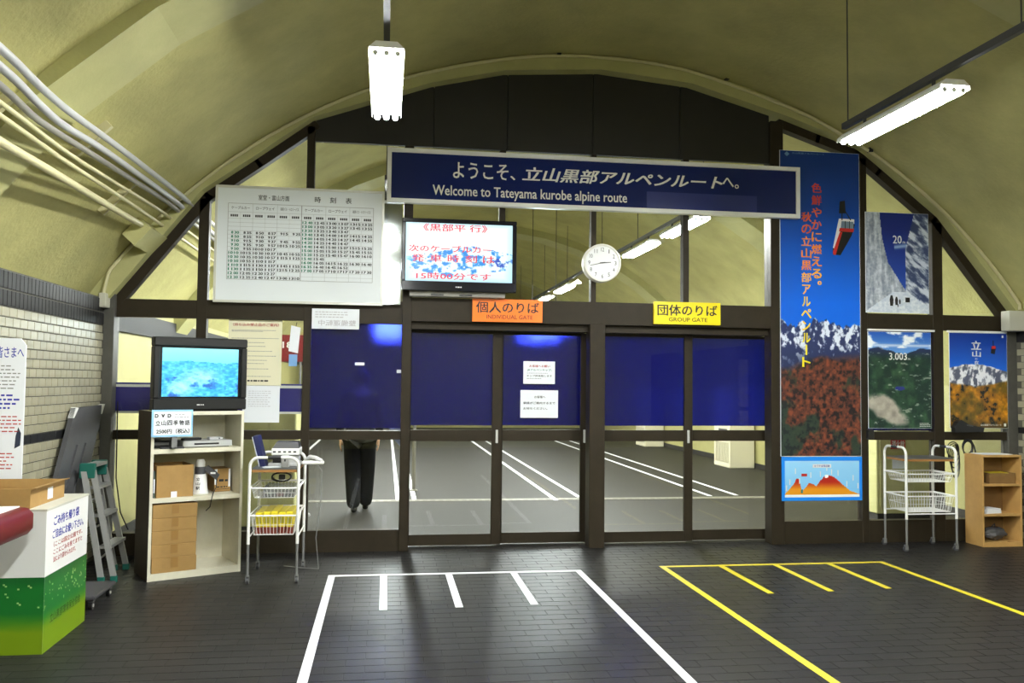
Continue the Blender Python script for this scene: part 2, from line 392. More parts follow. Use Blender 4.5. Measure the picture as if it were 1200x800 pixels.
# left wall: tiles and dark header course
TW, TH = .121, .068
def tile_wall(name, X, sgn, yr, label):
    wl = thing(name, label, None, (0, 0, 0), kind='structure')
    a, b = sorted((X, X - sgn * .18))
    MB().box(a, b, Y0, YB, 0, 2.32).build('grout_bed', TILEJ, wl)
    def tl(mb, y0, y1, z0, z1, t=.006):
        c = .003; x = X; X1 = X + sgn * t
        mb.add([(x, y0, z0), (x, y1, z0), (x, y1, z1), (x, y0, z1), (X1, y0 + c, z0 + c), (X1, y1 - c, z0 + c), (X1, y1 - c, z1 - c), (X1, y0 + c, z1 - c)],
               [[4, 5, 6, 7], [0, 1, 5, 4], [1, 2, 6, 5], [2, 3, 7, 6], [3, 0, 4, 7]])
    cells = []; g = .003
    for r in range(30):
        z = .03 + r * TH
        for i in range(60):
            y = 8.24 - (i + 1 + (.5 if r % 2 else 0)) * TW
            if y < 1.5: break
            near = yr and y > 6.28
            cells.append((0 if near else 1, -z, y, r))
    cells.sort()
    proto = {}; n = 0; rest = MB(); restd = MB()
    for k, z, y, r in cells:
        z = -z; dark = r == 16
        if k == 0 and n < 300:
            if dark not in proto:
                t = MB(); sv = X
                t.add([(0, g, g), (0, TW - g, g), (0, TW - g, TH - g), (0, g, TH - g), (sgn * .006, 2 * g, 2 * g), (sgn * .006, TW - 2 * g, 2 * g), (sgn * .006, TW - 2 * g, TH - 2 * g), (sgn * .006, 2 * g, TH - 2 * g)],
                      [[4, 5, 6, 7], [0, 1, 5, 4], [1, 2, 6, 5], [2, 3, 7, 6], [3, 0, 4, 7]])
                o = proto[dark] = t.build('tile', DARKTILE if dark else TILE, wl)
            else: o = proto[dark].copy(); COL.objects.link(o); o.parent = wl
            o.location = (X, y, z); n += 1
        else: tl(restd if dark else rest, y + g, y + TW - g, z + g, z + TH - g)
    rest.build('tile_field', TILE, wl, kind='stuff')
    if restd.v: restd.build('dark_tile_row', DARKTILE, wl, kind='stuff')
    # dark header: two courses of upright tiles
    rest = MB(); pr = None; hw = .066
    for z0, hh in ((2.075, .108), (2.192, .118)):
        for i in range(110):
            y = 8.24 - (i + 1) * hw
            if yr and y > 6.05:
                t = MB(); tl(t, y + .002, y + hw - .002, z0, z0 + hh, .008); t.build('header_tile', DARKTILE, wl)
            elif y > 1.5: tl(rest, y + .002, y + hw - .002, z0, z0 + hh, .008)
    rest.build('header_tile_field', DARKTILE, wl, kind='stuff')
    return wl
tile_wall('wall_left', XL, 1, True, 'left wall of small cream tiles under a dark tile header')
tile_wall('wall_right', XR, -1, False, 'right wall of small cream tiles')
MB().box(XL - .3, XR + .3, Y0 - .15, Y0, 0, 5).build('wall_back', CREAM2, None, kind='structure')
# walls beyond the partition
FARCREAM = M('far_wall_cream', (.36, .335, .135, 1), .6, var=.08, scale=3, bump=.05, bscale=40)
MB().box(FXL - .2, FXL, 8.45, Y1, 0, 2.36).build('wall_far_left', FARCREAM, None, kind='structure')['label'] = 'cream left wall beyond the glass'
MB().box(FXR, FXR + .2, 8.45, Y1, 0, 1.66).build('wall_far_right', FARCREAM, None, kind='structure')['label'] = 'cream right wall beyond the glass'
MB().box(FXL - .3, FXR + .5, Y1, Y1 + .15, 0, 5).build('wall_far_end', FARCREAM, None, kind='structure')
MB().box(FXL, FXL + .03, 8.5, Y1, 2.06, 2.28).build('trim_header_far_left', DARKTILE, None, kind='structure')
MB().box(FXR - .02, FXR, 8.5, Y1, 0, .10).build('baseboard_far_right', M('dark_base', (.02, .018, .015, 1), .6), None, kind='structure')
MB().box(FXL, FXL + .02, 8.5, Y1, 0, .10).build('baseboard_far_left', MATS['dark_base'], None, kind='structure')

# ------------------------------------------------------------------ glass partition
RINGPX = [(127, 356), (135, 347), (240, 226), (300, 187), (367, 142), (505, 102), (590, 87.5), (700, 86.5), (805, 102.5), (915, 140), (960, 158), (1006, 176), (1032, 198), (1098, 255), (1181, 366), (1192, 382)]
RING = [(onY(a, b, YF)[0], onY(a, b, YF)[2]) for a, b in RINGPX]
def topz(x):
    for (a, za), (b, zb) in zip(RING, RING[1:]):
        if a <= x <= b: return za + (zb - za) * (x - a) / (b - a)
    return RING[0][1] if x < RING[0][0] else RING[-1][1]
# cream arch band between vault and frame
mb = MB(); outer = []
for x, z in RING:
    a = math.atan2(z - CZ, x - CX); outer.append((CX + (RV + .02) * math.cos(a), CZ + (RV + .02) * math.sin(a)))
# refine the outer edge so that it follows the vault
IN = []; OUT = []
for (p, q) in zip(RING, RING[1:]):
    for k in range(6):
        t = k / 6; x = p[0] + (q[0] - p[0]) * t; z = p[1] + (q[1] - p[1]) * t; a = math.atan2(z - CZ, x - CX)
        IN.append((x, z)); OUT.append((CX + (RV + .03) * math.cos(a), CZ + (RV + .03) * math.sin(a)))
IN.append(RING[-1]); a = math.atan2(RING[-1][1] - CZ, RING[-1][0] - CX); OUT.append((CX + (RV + .03) * math.cos(a), CZ + (RV + .03) * math.sin(a)))
n = len(IN); ya, yb = 8.13, 8.40
vs = [(x, ya, z) for x, z in IN] + [(x, ya, z) for x, z in OUT] + [(x, yb, z) for x, z in IN] + [(x, yb, z) for x, z in OUT]
fs = []
for i in range(n - 1): fs += [[i, i + 1, n + i + 1, n + i], [2 * n + i, 3 * n + i, 3 * n + i + 1, 2 * n + i + 1], [i, 2 * n + i, 2 * n + i + 1, i + 1], [n + i, n + i + 1, 3 * n + i + 1, 3 * n + i]]
for i in (0, n - 1): fs.append([i, n + i, 3 * n + i, 2 * n + i])
trim(mb.add(vs, fs), CREAMRIB, 'cream arch band around the glazed partition')
# slanted frame members
def slant(i0, i1):
    for i in range(i0, i1):
        (x0, z0), (x1, z1) = RING[i], RING[i + 1]
        d = Vector((x1 - x0, z1 - z0)).normalized(); nrm = Vector((-d.y, d.x))
        if nrm.dot(Vector((CX - x0, 1.0 - z0))) < 0: nrm = -nrm
        t = .085; e = d * .02
        mb = MB().prism([(x0 - e.x, z0 - e.y), (x1 + e.x, z1 + e.y), (x1 + e.x + nrm.x * t, z1 + e.y + nrm.y * t), (x0 - e.x + nrm.x * t, z0 - e.y + nrm.y * t)], YF, YB)
        trim(mb, BRONZE, 'slanted bronze frame bar below the arch band')
slant(1, 4); slant(9, 14)
# posts: x0, x1, z0, z1, label
P = dict(cl=(-2.53, -2.435), p1=(-1.737, -1.646), p2=(-.772, -.700), p3=(.145, .233), p4=(1.973, 2.127), p5=(3.852, 3.990), p6=(4.842, 4.917), p7=(5.652, 5.768), p8=(6.484, 6.60))
def post(k, z0, z1, mat=BRONZE, y0=YF, y1=YB, label=None):
    a, b = P[k]; return trim(MB().bbox(a, b, y0, y1, z0, z1, .004), mat, label)
post('cl', 0, 2.36, GREYPOST, YF - .06, YB, 'grey corner post at the tiled left wall')
post('p8', 0, 2.36, GREYPOST, YF - .02, YB, 'grey corner post at the right wall')
post('p1', 0, topz(-1.69) - .05); post('p2', 0, topz(-.73) - .04); post('p3', 0, 3.86, BRONZE, YF - .02)
post('p4', 0, 2.18, BRONZE, YF - .03, YB + .04); post('p5', 0, topz(3.92) - .04, BRONZE, YF - .02, YB + .04)
post('p6', 0, topz(4.88) - .04); post('p7', 0, topz(5.71) - .05)
MUL = dict(m1=(1.070, 1.129), m2=(1.988, 2.040), m3=(2.935, 2.997))
for k, (a, b) in MUL.items(): trim(MB().bbox(a, b, YF + .01, YB, 2.39, 3.87, .004), BRONZE)
def beam(x0, x1, z0, z1, y0=YF + .004, y1=YB - .004, mat=BRONZE): return trim(MB().box(x0, x1, y0, y1, z0, z1), mat)
c_ = .0
for a, b, z0, z1 in ((-2.435, -1.737, 2.158, 2.323), (-1.646, -.772, 2.158, 2.33), (-.700, .145, 2.14, 2.356), (4.917, 5.652, 2.19, 2.35), (5.768, 6.484, 2.19, 2.35)): beam(a, b, z0, z1)
beam(.233, 1.973, 2.172, 2.395, YF - .015, YB + .03); beam(2.127, 3.852, 2.172, 2.395, YF - .015, YB + .03); beam(1.973, 2.127, 2.181, 2.395, YF - .015, YB + .03)
for x0, x1 in ((.233, 1.973), (2.127, 3.852)): beam(x0, x1, 2.10, 2.171, YF + .05, 8.54)     # door track heads
for a, b in ((-2.435, -1.737), (-1.646, -.772), (-.700, .145), (3.990, 4.842), (4.917, 5.652), (5.768, 6.484)):
    if a != 3.990: beam(a, b, 1.045, 1.128)
    beam(a, b, 0, .20 if a < 1 else .225)
# dark panels in the head of the arch
wf = thing('wall_front', 'dark panelled head of the arch above the sign', None, (0, 0, 0), kind='structure')
cuts = [P['p2'][1], .42, 1.14, 2.0, 2.9, P['p5'][0]]
def arch_poly(x0, x1, z0, inset=0):
    pts = [(x0, z0), (x1, z0), (x1, topz(x1) - inset)]
    for x, z in reversed(RING):
        if x0 < x < x1: pts.append((x, z - inset))
    pts.append((x0, topz(x0) - inset)); return pts
for a, b in zip(cuts, cuts[1:]):
    MB().prism(arch_poly(a + .004, b - .004, 3.865, -.02), YF + .01, YF + .05).build('panel', DARKPANEL, wf)
MB().prism(arch_poly(cuts[0] + .002, cuts[-1] - .002, 3.866, -.015), YF + .05, YF + .06).build('backing', DARKPANEL, wf)
# panes
_wn = [0]
def window(rects=(), poly=None, y=8.31, films=(), label=None, t=.008):
    _wn[0] += 1; o = thing('window_%d' % _wn[0], label, None, (0, 0, 0), kind='structure')
    for x0, x1, z0, z1 in rects: MB().box(x0, x1, y, y + t, z0, z1).build('pane', GLASS, o)
    if poly: MB().prism(poly, y, y + t).build('pane', GLASS, o)
    for x0, x1, z0, z1, mm in films: MB().box(x0, x1, y + t + .001, y + t + .0025, z0, z1).build('film', mm, o)
    return o
BAND = M('blue_band_film', C(24, 16, 120), .4)
WBAND = M('white_band_film', (.7, .7, .66, 1), .5)
def bands(a, b):
    return [(a, b, 1.545, 1.56, BAND), (a, b, 1.52, 1.545, WBAND), (a, b, 1.30, 1.52, BAND), (a, b, 1.28, 1.30, WBAND)]
a, b = -2.435, -1.737; window([(a, b, .2, 1.045), (a, b, 1.128, 2.158)], films=bands(a, b), label='clear pane with blue band behind the box television')
a, b = -1.646, -.772; window([(a, b, .2, 1.045), (a, b, 1.128, 2.158)], films=bands(a, b), label='clear pane with blue band behind the paper notices')
a, b = -.700, .145; window([(a, b, .2, 1.045), (a, b, 1.128, 2.14)], films=[(a, b, 1.150, 2.14, FILM)], label='fixed pane with dark blue film beside the doors')
a, b = 3.990, 4.842; window([(a, b, .225, topz(4.842) - .05)], label='tall pane behind the cable car banner')
a, b = 4.917, 5.652; window([(a, b, .225, 1.045), (a, b, 1.128, 2.19)], films=[(a, b, 1.14, 2.19, FILM)], label='pane behind the lake poster')
a, b = 5.768, 6.484; window([(a, b, .225, 1.045), (a, b, 1.128, 2.19)], label='pane behind the autumn mountain poster')
window(poly=arch_poly(-2.40, -1.737, 2.323, .06), label='left triangular pane below the arch')
window(poly=arch_poly(-1.646, -.772, 2.33, .06), label='pane behind the timetable board')
window(poly=[(-.700, 2.356), (.145, 2.356), (.145, 3.865), (-.700, 3.865)], label='pane between the timetable and the welcome sign')
for (a, b) in ((.233, 1.070), (1.129, 1.988), (2.040, 2.935), (2.997, 3.852)): window([(a, b, 2.395, 3.866)], label='upper clear pane above the doors')
window(poly=arch_poly(4.917, 5.652, 2.35, .06), label='pane behind the snow wall poster')
window(poly=arch_poly(5.768, 6.46, 2.35, .06), label='right triangular pane below the arch')
# four sliding doors
def door(n, x0, x1, y, ls, rs, hx, label):
    o = thing('door_%d' % n, label, None, ((x0 + x1) / 2, y, 0), kind='structure'); of = o.location[:]
    Z0, Z1 = .012, 2.10
    MB(of).bbox(x0, x0 + ls, y, y + .045, Z0, Z1, .003).build('stile', BRONZE, o)
    MB(of).bbox(x1 - rs, x1, y, y + .045, Z0, Z1, .003).build('stile', BRONZE, o)
    a, b = x0 + ls, x1 - rs
    for z0, z1 in ((Z0, .115), (1.018, 1.128), (2.072, Z1)): MB(of).box(a, b, y + .002, y + .043, z0, z1).build('rail', BRONZE, o)
    for z0, z1 in ((.115, 1.018), (1.128, 2.072)): MB(of).box(a, b, y + .018, y + .026, z0, z1).build('pane', GLASS, o)
    MB(of).box(a, b, y + .027, y + .0285, 1.172, 2.072).build('film', FILM, o)
    MB(of).bbox(hx - .012, hx + .012, y - .012, y, 1.0, 1.13, .003).build('handle', ALU, o)
door(1, .20, 1.137, 8.45, .045, .095, 1.09, 'sliding glass door leaf under the orange gate sign, left')
door(2, 1.095, 2.02, 8.50, .06, .075, 1.985, 'sliding glass door leaf with two white notices')
door(3, 2.09, 3.10, 8.45, .085, .085, 3.055, 'sliding glass door leaf left of the yellow gate sign')
door(4, 3.06, 3.97, 8.50, .06, .045, 3.10, 'sliding glass door leaf next to the cable car banner')

# ================================================================== LAMPS
TUBEM = emit('lit_tube', (.97, 1.0, .97, 1), TUBE)
RAILM = M('rail_paint', (.055, .055, .055, 1), .5, .2)
LZ = 3.43
def lamp(x, y, label, group):
    o = thing('fluorescent_lamp', label, 'lamp', (x, y, LZ), group=group)
    # white reflector housing with sloping sides; tubes hang under it
    MB().prism([(-.1, .018), (.1, .018), (.06, .055), (-.06, .055)], -.01, 1.21).build('housing', WHITEMETAL, o)
    for s in (-1, 1):
        MB().prism([(s * .097, .018), (s * .10, .018), (s * .10, -.0065), (s * .097, -.0065)], -.01, 1.21).build('reflector_lip', WHITEMETAL, o)
    for k in (-1, 0, 1):
        t = MB().cyl((k * .062, .012, -.008), (k * .062, 1.188, -.008), .0185, 12).build('tube', TUBEM, o, True)
        MB().cyl((k * .062, .0, -.008), (k * .062, .012, -.008), .016, 10).build('end_cap', ALU, t); MB().cyl((k * .062, 1.188, -.008), (k * .062, 1.2, -.008), .016, 10).build('end_cap', ALU, t)
    for yy in (.2, 1.0):
        MB().cyl((0, yy, .055), (0, yy, .12), .012, 8).build('hanger', RAILM, o)
    return o
for x, s in ((-.027, 'left'), (3.425, 'right')):
    lamp(x, 4.77, 'lit hanging fluorescent lamp in the near hall, %s' % ('before the dark arch head' if x < 1 else 'at upper right before the banner'), 'fluorescent lamps in the near hall')
    lamp(x, 1.2, 'fluorescent lamp of the %s row above the camera' % s, 'fluorescent lamps in the near hall')
    lamp(x, -2.4, 'fluorescent lamp of the %s row behind the camera' % s, 'fluorescent lamps in the near hall')
    for nth, y in zip(('first', 'second', 'third', 'fourth', 'fifth', 'sixth'), (9.05, 10.8, 12.9, 15.9, 18.4, 22.5)):
        lamp(x, y, '%s lamp of the %s row seen beyond the glass' % (nth, s), 'fluorescent lamps beyond the glass')
    for ya, yb, q in ((Y0 + .1, 6.06, 'near'), (YB + .02, Y1 - .1, 'far')):
        zc = LZ + .12; rods = [4.2, 6.0, 2.0, -.5] if q == 'near' else [9, 11.5, 13.5, 16.2, 18.6, 22, 25, 28]
        o = thing('lamp_rail', 'dark %s lamp rail %s' % (s, 'above the near hall' if q == 'near' else 'beyond the glass'), 'lamp rail', (x, (ya + yb) / 2, zc)); of = o.location[:]
        MB(of).box(x - .018, x + .018, ya, yb, zc, zc + .045).build('channel', RAILM, o)
        for yy in rods:
            if ya < yy < yb: MB(of).cyl((x, yy, zc + .04), (x, yy, vz(x)), .005, 6).build('suspension_rod', RAILM, o)

# ================================================================== CONDUITS on the left of the vault
PIPEW = M('pale_conduit', (.50, .50, .50, 1), .4, .2); PIPEG = M('grey_conduit', (.24, .23, .20, 1), .5); PIPEC = M('cream_conduit', (.56, .52, .30, 1), .5)
def conduit(pxs, r, mat, label, end=None):
    pts = []
    for (px, py, rr) in pxs: pts.append(onVault(px, py, rr))
    p0 = Vector(pts[0]); d = (p0 - Vector(pts[1])); d.normalize(); pts = [(p0.x, p0.y - 1.6, p0.z)] + pts
    q = pts[-1]; pts += [(q[0], 8.05, q[2]), (q[0], YF + .02, q[2])] if end is None else []
    if end is None: pts += [(q[0], 12, q[2]), (q[0], 18, q[2])]
    # smooth
    V_ = [Vector(p) for p in pts]; out = []
    for i in range(len(V_) - 1):
        a = V_[max(i - 1, 0)]; b = V_[i]; c = V_[i + 1]; e = V_[min(i + 2, len(V_) - 1)]
        for k in range(5):
            t = k / 5; out.append(tuple(.5 * ((2 * b) + (c - a) * t + (2 * a - 5 * b + 4 * c - e) * t * t + (3 * b - a - 3 * c + e) * t**3)))
    out.append(tuple(V_[-1]))
    for _ in range(14): out = [out[0]] + [tuple((Vector(out[i - 1]) + Vector(out[i]) * 2 + Vector(out[i + 1])) / 4) for i in range(1, len(out) - 1)] + [out[-1]]
    o = MB(out[len(out) // 2]).tube(out, r, 10).build('conduit', mat, None, True); o.location = out[len(out) // 2]
    return tag(o, label, 'conduit', 'conduits along the left of the vault')
conduit([(0, 56, RV - 0.270), (15, 69, RV - 0.251), (50, 105, RV - 0.207), (87, 136, RV - 0.160), (119, 157, RV - 0.119), (175, 200, RV - 0.080), (207, 224, RV - 0.080)], .021, PIPEW, 'topmost pale conduit along the left vault')
conduit([(0, 77, RV - 0.270), (20, 95, RV - 0.245), (50, 127, RV - 0.207), (80, 152, RV - 0.169), (108, 165, RV - 0.133), (160, 203, RV - 0.080), (200, 231, RV - 0.080)], .021, PIPEW, 'second pale conduit from the top along the left vault')
conduit([(0, 97, RV - 0.270), (25, 124, RV - 0.238), (50, 146, RV - 0.207), (97, 173, RV - 0.147), (150, 208, RV - 0.080), (193, 234, RV - 0.080)], .019, PIPEG, 'grey conduit under the two pale ones')
conduit([(0, 119, RV - 0.270), (37, 148, RV - 0.223), (65, 169, RV - 0.188), (95, 190, RV - 0.150), (155, 226, RV - 0.080), (186, 245, RV - 0.080)], .013, PIPEC, 'upper thin cream conduit under the grey one')
conduit([(0, 135, RV - 0.270), (37, 161, RV - 0.223), (65, 181, RV - 0.188), (95, 201, RV - 0.150), (150, 236, RV - 0.080), (176, 254, RV - 0.080)], .014, PIPEC, 'lower thin cream conduit under the grey one')
conduit([(0, 166, RV - 0.270), (28, 182, RV - 0.235), (80, 212, RV - 0.169), (130, 243, RV - 0.105), (165, 263, RV - 0.080)], .025, PIPEC, 'thick cream conduit lowest on the left vault', end=1)
# strut rails that hold the conduits
for i, (a, b, lab) in enumerate((((122, 150), (95, 182), 'upper steel strut across the conduits'), ((150, 215), (130, 249), 'lower steel strut across the conduits near the arch'), ((10, 118), (2, 128), 'steel strut across the conduits at the picture edge'))):
    A = onVault(*a, RV - .045); B = onVault(*b, RV - .045)
    y = (A[1] + B[1]) / 2
    ta = math.atan2(A[2] - CZ, A[0] - CX); tb = math.atan2(B[2] - CZ, B[0] - CX) ; ta -= .008; tb += .008
    poly = [(CX + rr * math.cos(t), CZ + rr * math.sin(t)) for rr, t in ((RV - .055, ta), (RV - .055, tb), (RV + .005, tb), (RV + .005, ta))]
    tag(MB().prism(poly, y - .02, y + .02).build('conduit_strut', PIPEC), lab, 'strut')
# junction box where the lowest conduit ends
q = onVault(162, 272, RV - 0.080)
o = thing('junction_box', 'cream junction box at the foot of the conduits', 'junction box', q)
a = math.atan2(q[2] - CZ, q[0] - CX); u = Vector((-math.sin(a), math.cos(a))); nn = Vector((math.cos(a), math.sin(a)))
def bx(su, sn, s0, n0=0): return [(u.x * p + nn.x * r_, u.y * p + nn.y * r_) for p, r_ in ((s0 - su, n0 - sn), (s0 + su, n0 - sn), (s0 + su, n0 + sn), (s0 - su, n0 + sn))]
MB().prism(bx(.10, .07, 0, -.0), -.06, .55).build('body', CREAM2, o); MB().prism(bx(.105, .006, 0, -.068), -.065, .555).build('cover', CREAM2, o)
# thin conduit that follows the arch band
yc = 8.10
def crom(V_, k=5):
    V_ = [Vector(p) for p in V_]; out = []
    for i in range(len(V_) - 1):
        a = V_[max(i - 1, 0)]; b = V_[i]; c = V_[i + 1]; e = V_[min(i + 2, len(V_) - 1)]
        for j in range(k):
            t = j / k; out.append(tuple(.5 * ((2 * b) + (c - a) * t + (2 * a - 5 * b + 4 * c - e) * t * t + (3 * b - a - 3 * c + e) * t**3)))
    return out + [tuple(V_[-1])]
def arch_conduit(pxs, label):
    pts = []
    for p in crom([onY(a, b, yc) for a, b in pxs]):           # keep it inside the vault
        d = math.hypot(p[0] - CX, p[2] - CZ); k = min(1, (RV - .02) / d); pts.append((CX + (p[0] - CX) * k, p[1], CZ + (p[2] - CZ) * k))
    of = pts[len(pts) // 2]; o = MB(of).tube(pts, .016, 8).build('arch_conduit', PIPEC, None, True); o.location = of
    tag(o, label, 'conduit')
arch_conduit([(121, 344), (125, 328), (130, 312), (138, 296), (150, 280)], 'thin cream conduit from the left corner up to the junction box')
arch_conduit([(180, 252), (210, 227), (245, 200), (275, 180), (380, 123), (500, 85), (620, 66), (700, 67), (800, 81), (930, 128), (1000, 166), (1080, 215), (1117, 244), (1142, 272), (1167, 301), (1185, 325), (1194, 350), (1195, 363)], 'long thin cream conduit curving along the arch band')
for px, py in ((239, 201), (655, 62), (852, 91), (1020, 176), (1180, 311)):
    c = onY(px, py, yc - .005)
    o = MB().bbox(-.022, .022, -.022, .03, -.022, .03, .005).build('conduit_clip', BLACK); o.location = c
    tag(o, 'small black clip on the arch conduit, %s' % {239: 'at the far left slope', 655: 'near the crown', 852: 'right of the crown', 1020: 'above the banner', 1180: 'at the right foot of the arch'}[px], 'clip', 'clips on the arch conduit')
for (p0, p1, lab) in (((117, 343), (125, 360), 'small cream box where the left arch conduit ends'), ((1180, 364), (1206, 388), 'cream cover box at the right foot of the arch')):
    x0, x1, z0, z1 = rect(p0, p1, 8.1); x1 = min(x1, XR - .012)
    o = MB().bbox(0, x1 - x0, 0, .13, 0, z1 - z0, .006).build('conduit_box', M('pale_box', (.50, .49, .40, 1), .5)); o.location = (x0, 8.065, z0); tag(o, lab, 'junction box')

# ================================================================== SIGNS AND POSTERS
def board(name, label, cat, x0, x1, z0, z1, y, t, mat, group=None, part='panel', bevel=.0):
    o = thing(name, label, cat, ((x0 + x1) / 2, y, z0), group=group); of = o.location[:]
    (MB(of).bbox(x0, x1, y - t, y, z0, z1, bevel) if bevel else MB(of).box(x0, x1, y - t, y, z0, z1)).build(part, mat, o)
    return o, of
def frame_bars(o, of, x0, x1, z0, z1, y0, y1, w_, mat):
    for a, b, c, d in ((x0, x1, z0, z0 + w_), (x0, x1, z1 - w_, z1), (x0, x0 + w_, z0 + w_, z1 - w_), (x1 - w_, x1, z0 + w_, z1 - w_)): MB(of).box(a, b, y0, y1, c, d).build('frame_bar', mat, o)

# --- welcome sign
SY = 8.15
x0, x1, z0, z1 = -.015, 4.117, 3.29, 3.80
NAVY = M('navy_sign_face', C(20, 34, 92), .14)
o, of = board('welcome_sign', 'long navy welcome sign with white lettering and frame above the doors', 'sign', x0, x1, z0, z1, SY + .06, .055, NAVY)
frame_bars(o, of, x0 - .005, x1 + .005, z0 - .005, z1 + .005, SY - .012, SY + .06, .04, WHITEMETAL)
def prect(p0, p1, Y=SY): return rect(p0, p1, Y)
def pc(xa, xb, ya, yb):                 # x range, and y range as measured at the middle of it
    xm = (xa + xb) / 2; return onY(xa, ya, SY)[0], onY(xb, ya, SY)[0], onY(xm, yb, SY)[2], onY(xm, ya, SY)[2]
t = MB(of); t.text('ようこそ', *pc(531, 596, 191, 210), SY + .003, .012); t.text('、', *pc(598, 604, 206, 211), SY + .003, .01)
t.text('立山黒部アルペンルート', *pc(612, 847, 200.5, 217), SY + .003, .022, .25)
t.text('へ', *pc(847, 860, 208, 219), SY + .003, .012); t.text('。', *pc(861, 866, 216, 221), SY + .003, .008)
t.text('Welcome to Tateyama kurobe alpine route', *pc(507, 735, 221, 236.5), SY + .003, .014)
t.build('lettering', WHITEINK, o, kind='stuff')
a, b, c, d = pc(758, 887, 227, 247); MB(of).box(a, b, SY + .002, SY + .004, c, d).build('cover_strip', M('navy_patch', C(44, 54, 116), .2), o)
for xx in (.4, 3.7): MB(of).box(xx, xx + .05, SY + .06, YF - .0, 3.4, 3.7).build('bracket', BRONZE, o)

# --- timetable
TY = 8.20
x0, x1, z0, z1 = -1.575, -.048, 2.315, 3.385
o, of = board('timetable_board', 'white departure timetable board with rows of black and green times', 'timetable', x0, x1, z0, z1, TY + .035, .03, M('timetable_white', (.70, .74, .77, 1), .35))
frame_bars(o, of, x0 - .008, x1 + .008, z0 - .008, z1 + .008, TY - .004, TY + .036, .022, M('pale_alu', (.60, .60, .55, 1), .4, .4))
g0, g1, gz0, gz1 = -1.468, -.142, 2.522, 3.228; gm = (g0 + g1) / 2; yy = TY + .004
RH = (gz1 - gz0 - .14) / 15
ln = MB(of)
def hl(z, w_=.002): ln.box(g0, g1, yy - .0006, yy, z - w_ / 2, z + w_ / 2)
def vl(x, za, zb, w_=.002): ln.box(x - w_ / 2, x + w_ / 2, yy - .0006, yy, za, zb)
hl(gz1, .004); hl(gz0, .004); hl(gz1 - .08)
for k in range(16): hl(gz0 + k * RH)
for x, w_ in ((g0, .004), (gm, .007), (g1, .004)): vl(x, gz0, gz1, w_)
bw = (gm - g0) / 6
for h in (g0, gm):
    for k in (2, 4): vl(h + k * bw, gz0, gz1)
    for k in (1, 3, 5): vl(h + k * bw, gz0, gz1 - .08, .0012)
ln.build('ruled_lines', M('ruling_ink', (.30, .30, .30, 1), .7), o)
tx = MB(of); gr = MB(of)
tx.text('室堂・富山方面', -1.20, -.92, 3.265, 3.315, yy, .012)
for ch, xc in (('時', -.66), ('刻', -.52), ('表', -.375)): tx.text(ch, xc - .028, xc + .028, 3.262, 3.318, yy, .012)
for h in (g0, gm):
    for k, s in enumerate(('ケーブルカー', 'ロープウェイ', '高原バス・トロリーバス')): tx.text(s, h + (2 * k + .25) * bw, h + (2 * k + 1.75) * bw, gz1 - .055, gz1 - .025, yy, .01)
    for k in range(6):
        for q in range(4): tx.box(h + (k + .2 + q * .16) * bw, h + (k + .32 + q * .16) * bw, yy - .0008, yy, gz1 - .125, gz1 - .103)
LT = '''|||8 30,8 35,8 50,8 57,9 15,9 25|8 50,8 55,9 10,9 17|9 10,9 15,9 30,9 37,9 45,9 55|9 30,9 35,9 50,9 57,10 15,10 25|9 50,9 55,10 10,10 17|10 10,10 15,10 30,10 37,10 45,10 55|10 30,10 35,10 50,10 57,11 15,11 25|10 50,10 55,11 10,11 17|11 10,11 15,11 30,11 37,11 45,11 55|11 30,11 35,11 50,11 57,12 15,12 25|12 00,12 05,12 20,12 27|12 20,12 25,12 40,12 47,13 00,13 10'''.split('|')
RT = '''12 40,12 45,13 00,13 07,13 15,13 25|13 00,13 05,13 20,13 27,13 45,13 55|13 20,13 25,13 40,13 47|13 40,13 45,14 00,14 07,14 15,14 25|14 00,14 05,14 20,14 27,14 45,14 55|14 20,14 25,14 40,14 47|14 40,14 45,15 00,15 07,15 15,15 25|15 00,15 05,15 20,15 27,15 45,15 55|15 20,15 25,15 40,15 47,16 00,16 10|15 40,15 45|16 00,16 05,16 15,16 22,16 30,16 40|16 35,16 40,16 45,16 52|17 00,17 05,17 10,17 17,17 20,17 30'''.split('|')
for h, rows in ((g0, LT), (gm, RT)):
    for i, row in enumerate(rows):
        zt = gz1 - .14 - i * RH
        for k, s in enumerate([q for q in row.split(',') if q]):
            hh, mm = s.split(' '); tgt = gr if k == 0 else tx
            xr = h + (k + .46) * bw; wd = .38 * bw if len(hh) == 2 else .18 * bw
            tgt.text(hh, xr - wd, xr, zt - RH * .84, zt - RH * .16, yy, .034)
            tgt.text(mm, h + (k + .54) * bw, h + (k + .93) * bw, zt - RH * .84, zt - RH * .16, yy, .034)
tx.build('lettering', BLACKINK, o, kind='stuff'); gr.build('green_times', GREENINK, o, kind='stuff')
# --- bright metal strip beside the timetable
o = MB((.04, 8.21, 2.32)).box(-.040, .125, 8.195, 8.215, 2.32, 3.28).build('metal_strip', M('polished_metal', (.40, .43, .43, 1), .07, 1, bump=.03, bscale=7)); o.location = (.04, 8.21, 2.32)
tag(o, 'narrow shiny metal panel between timetable and flat television', 'panel')

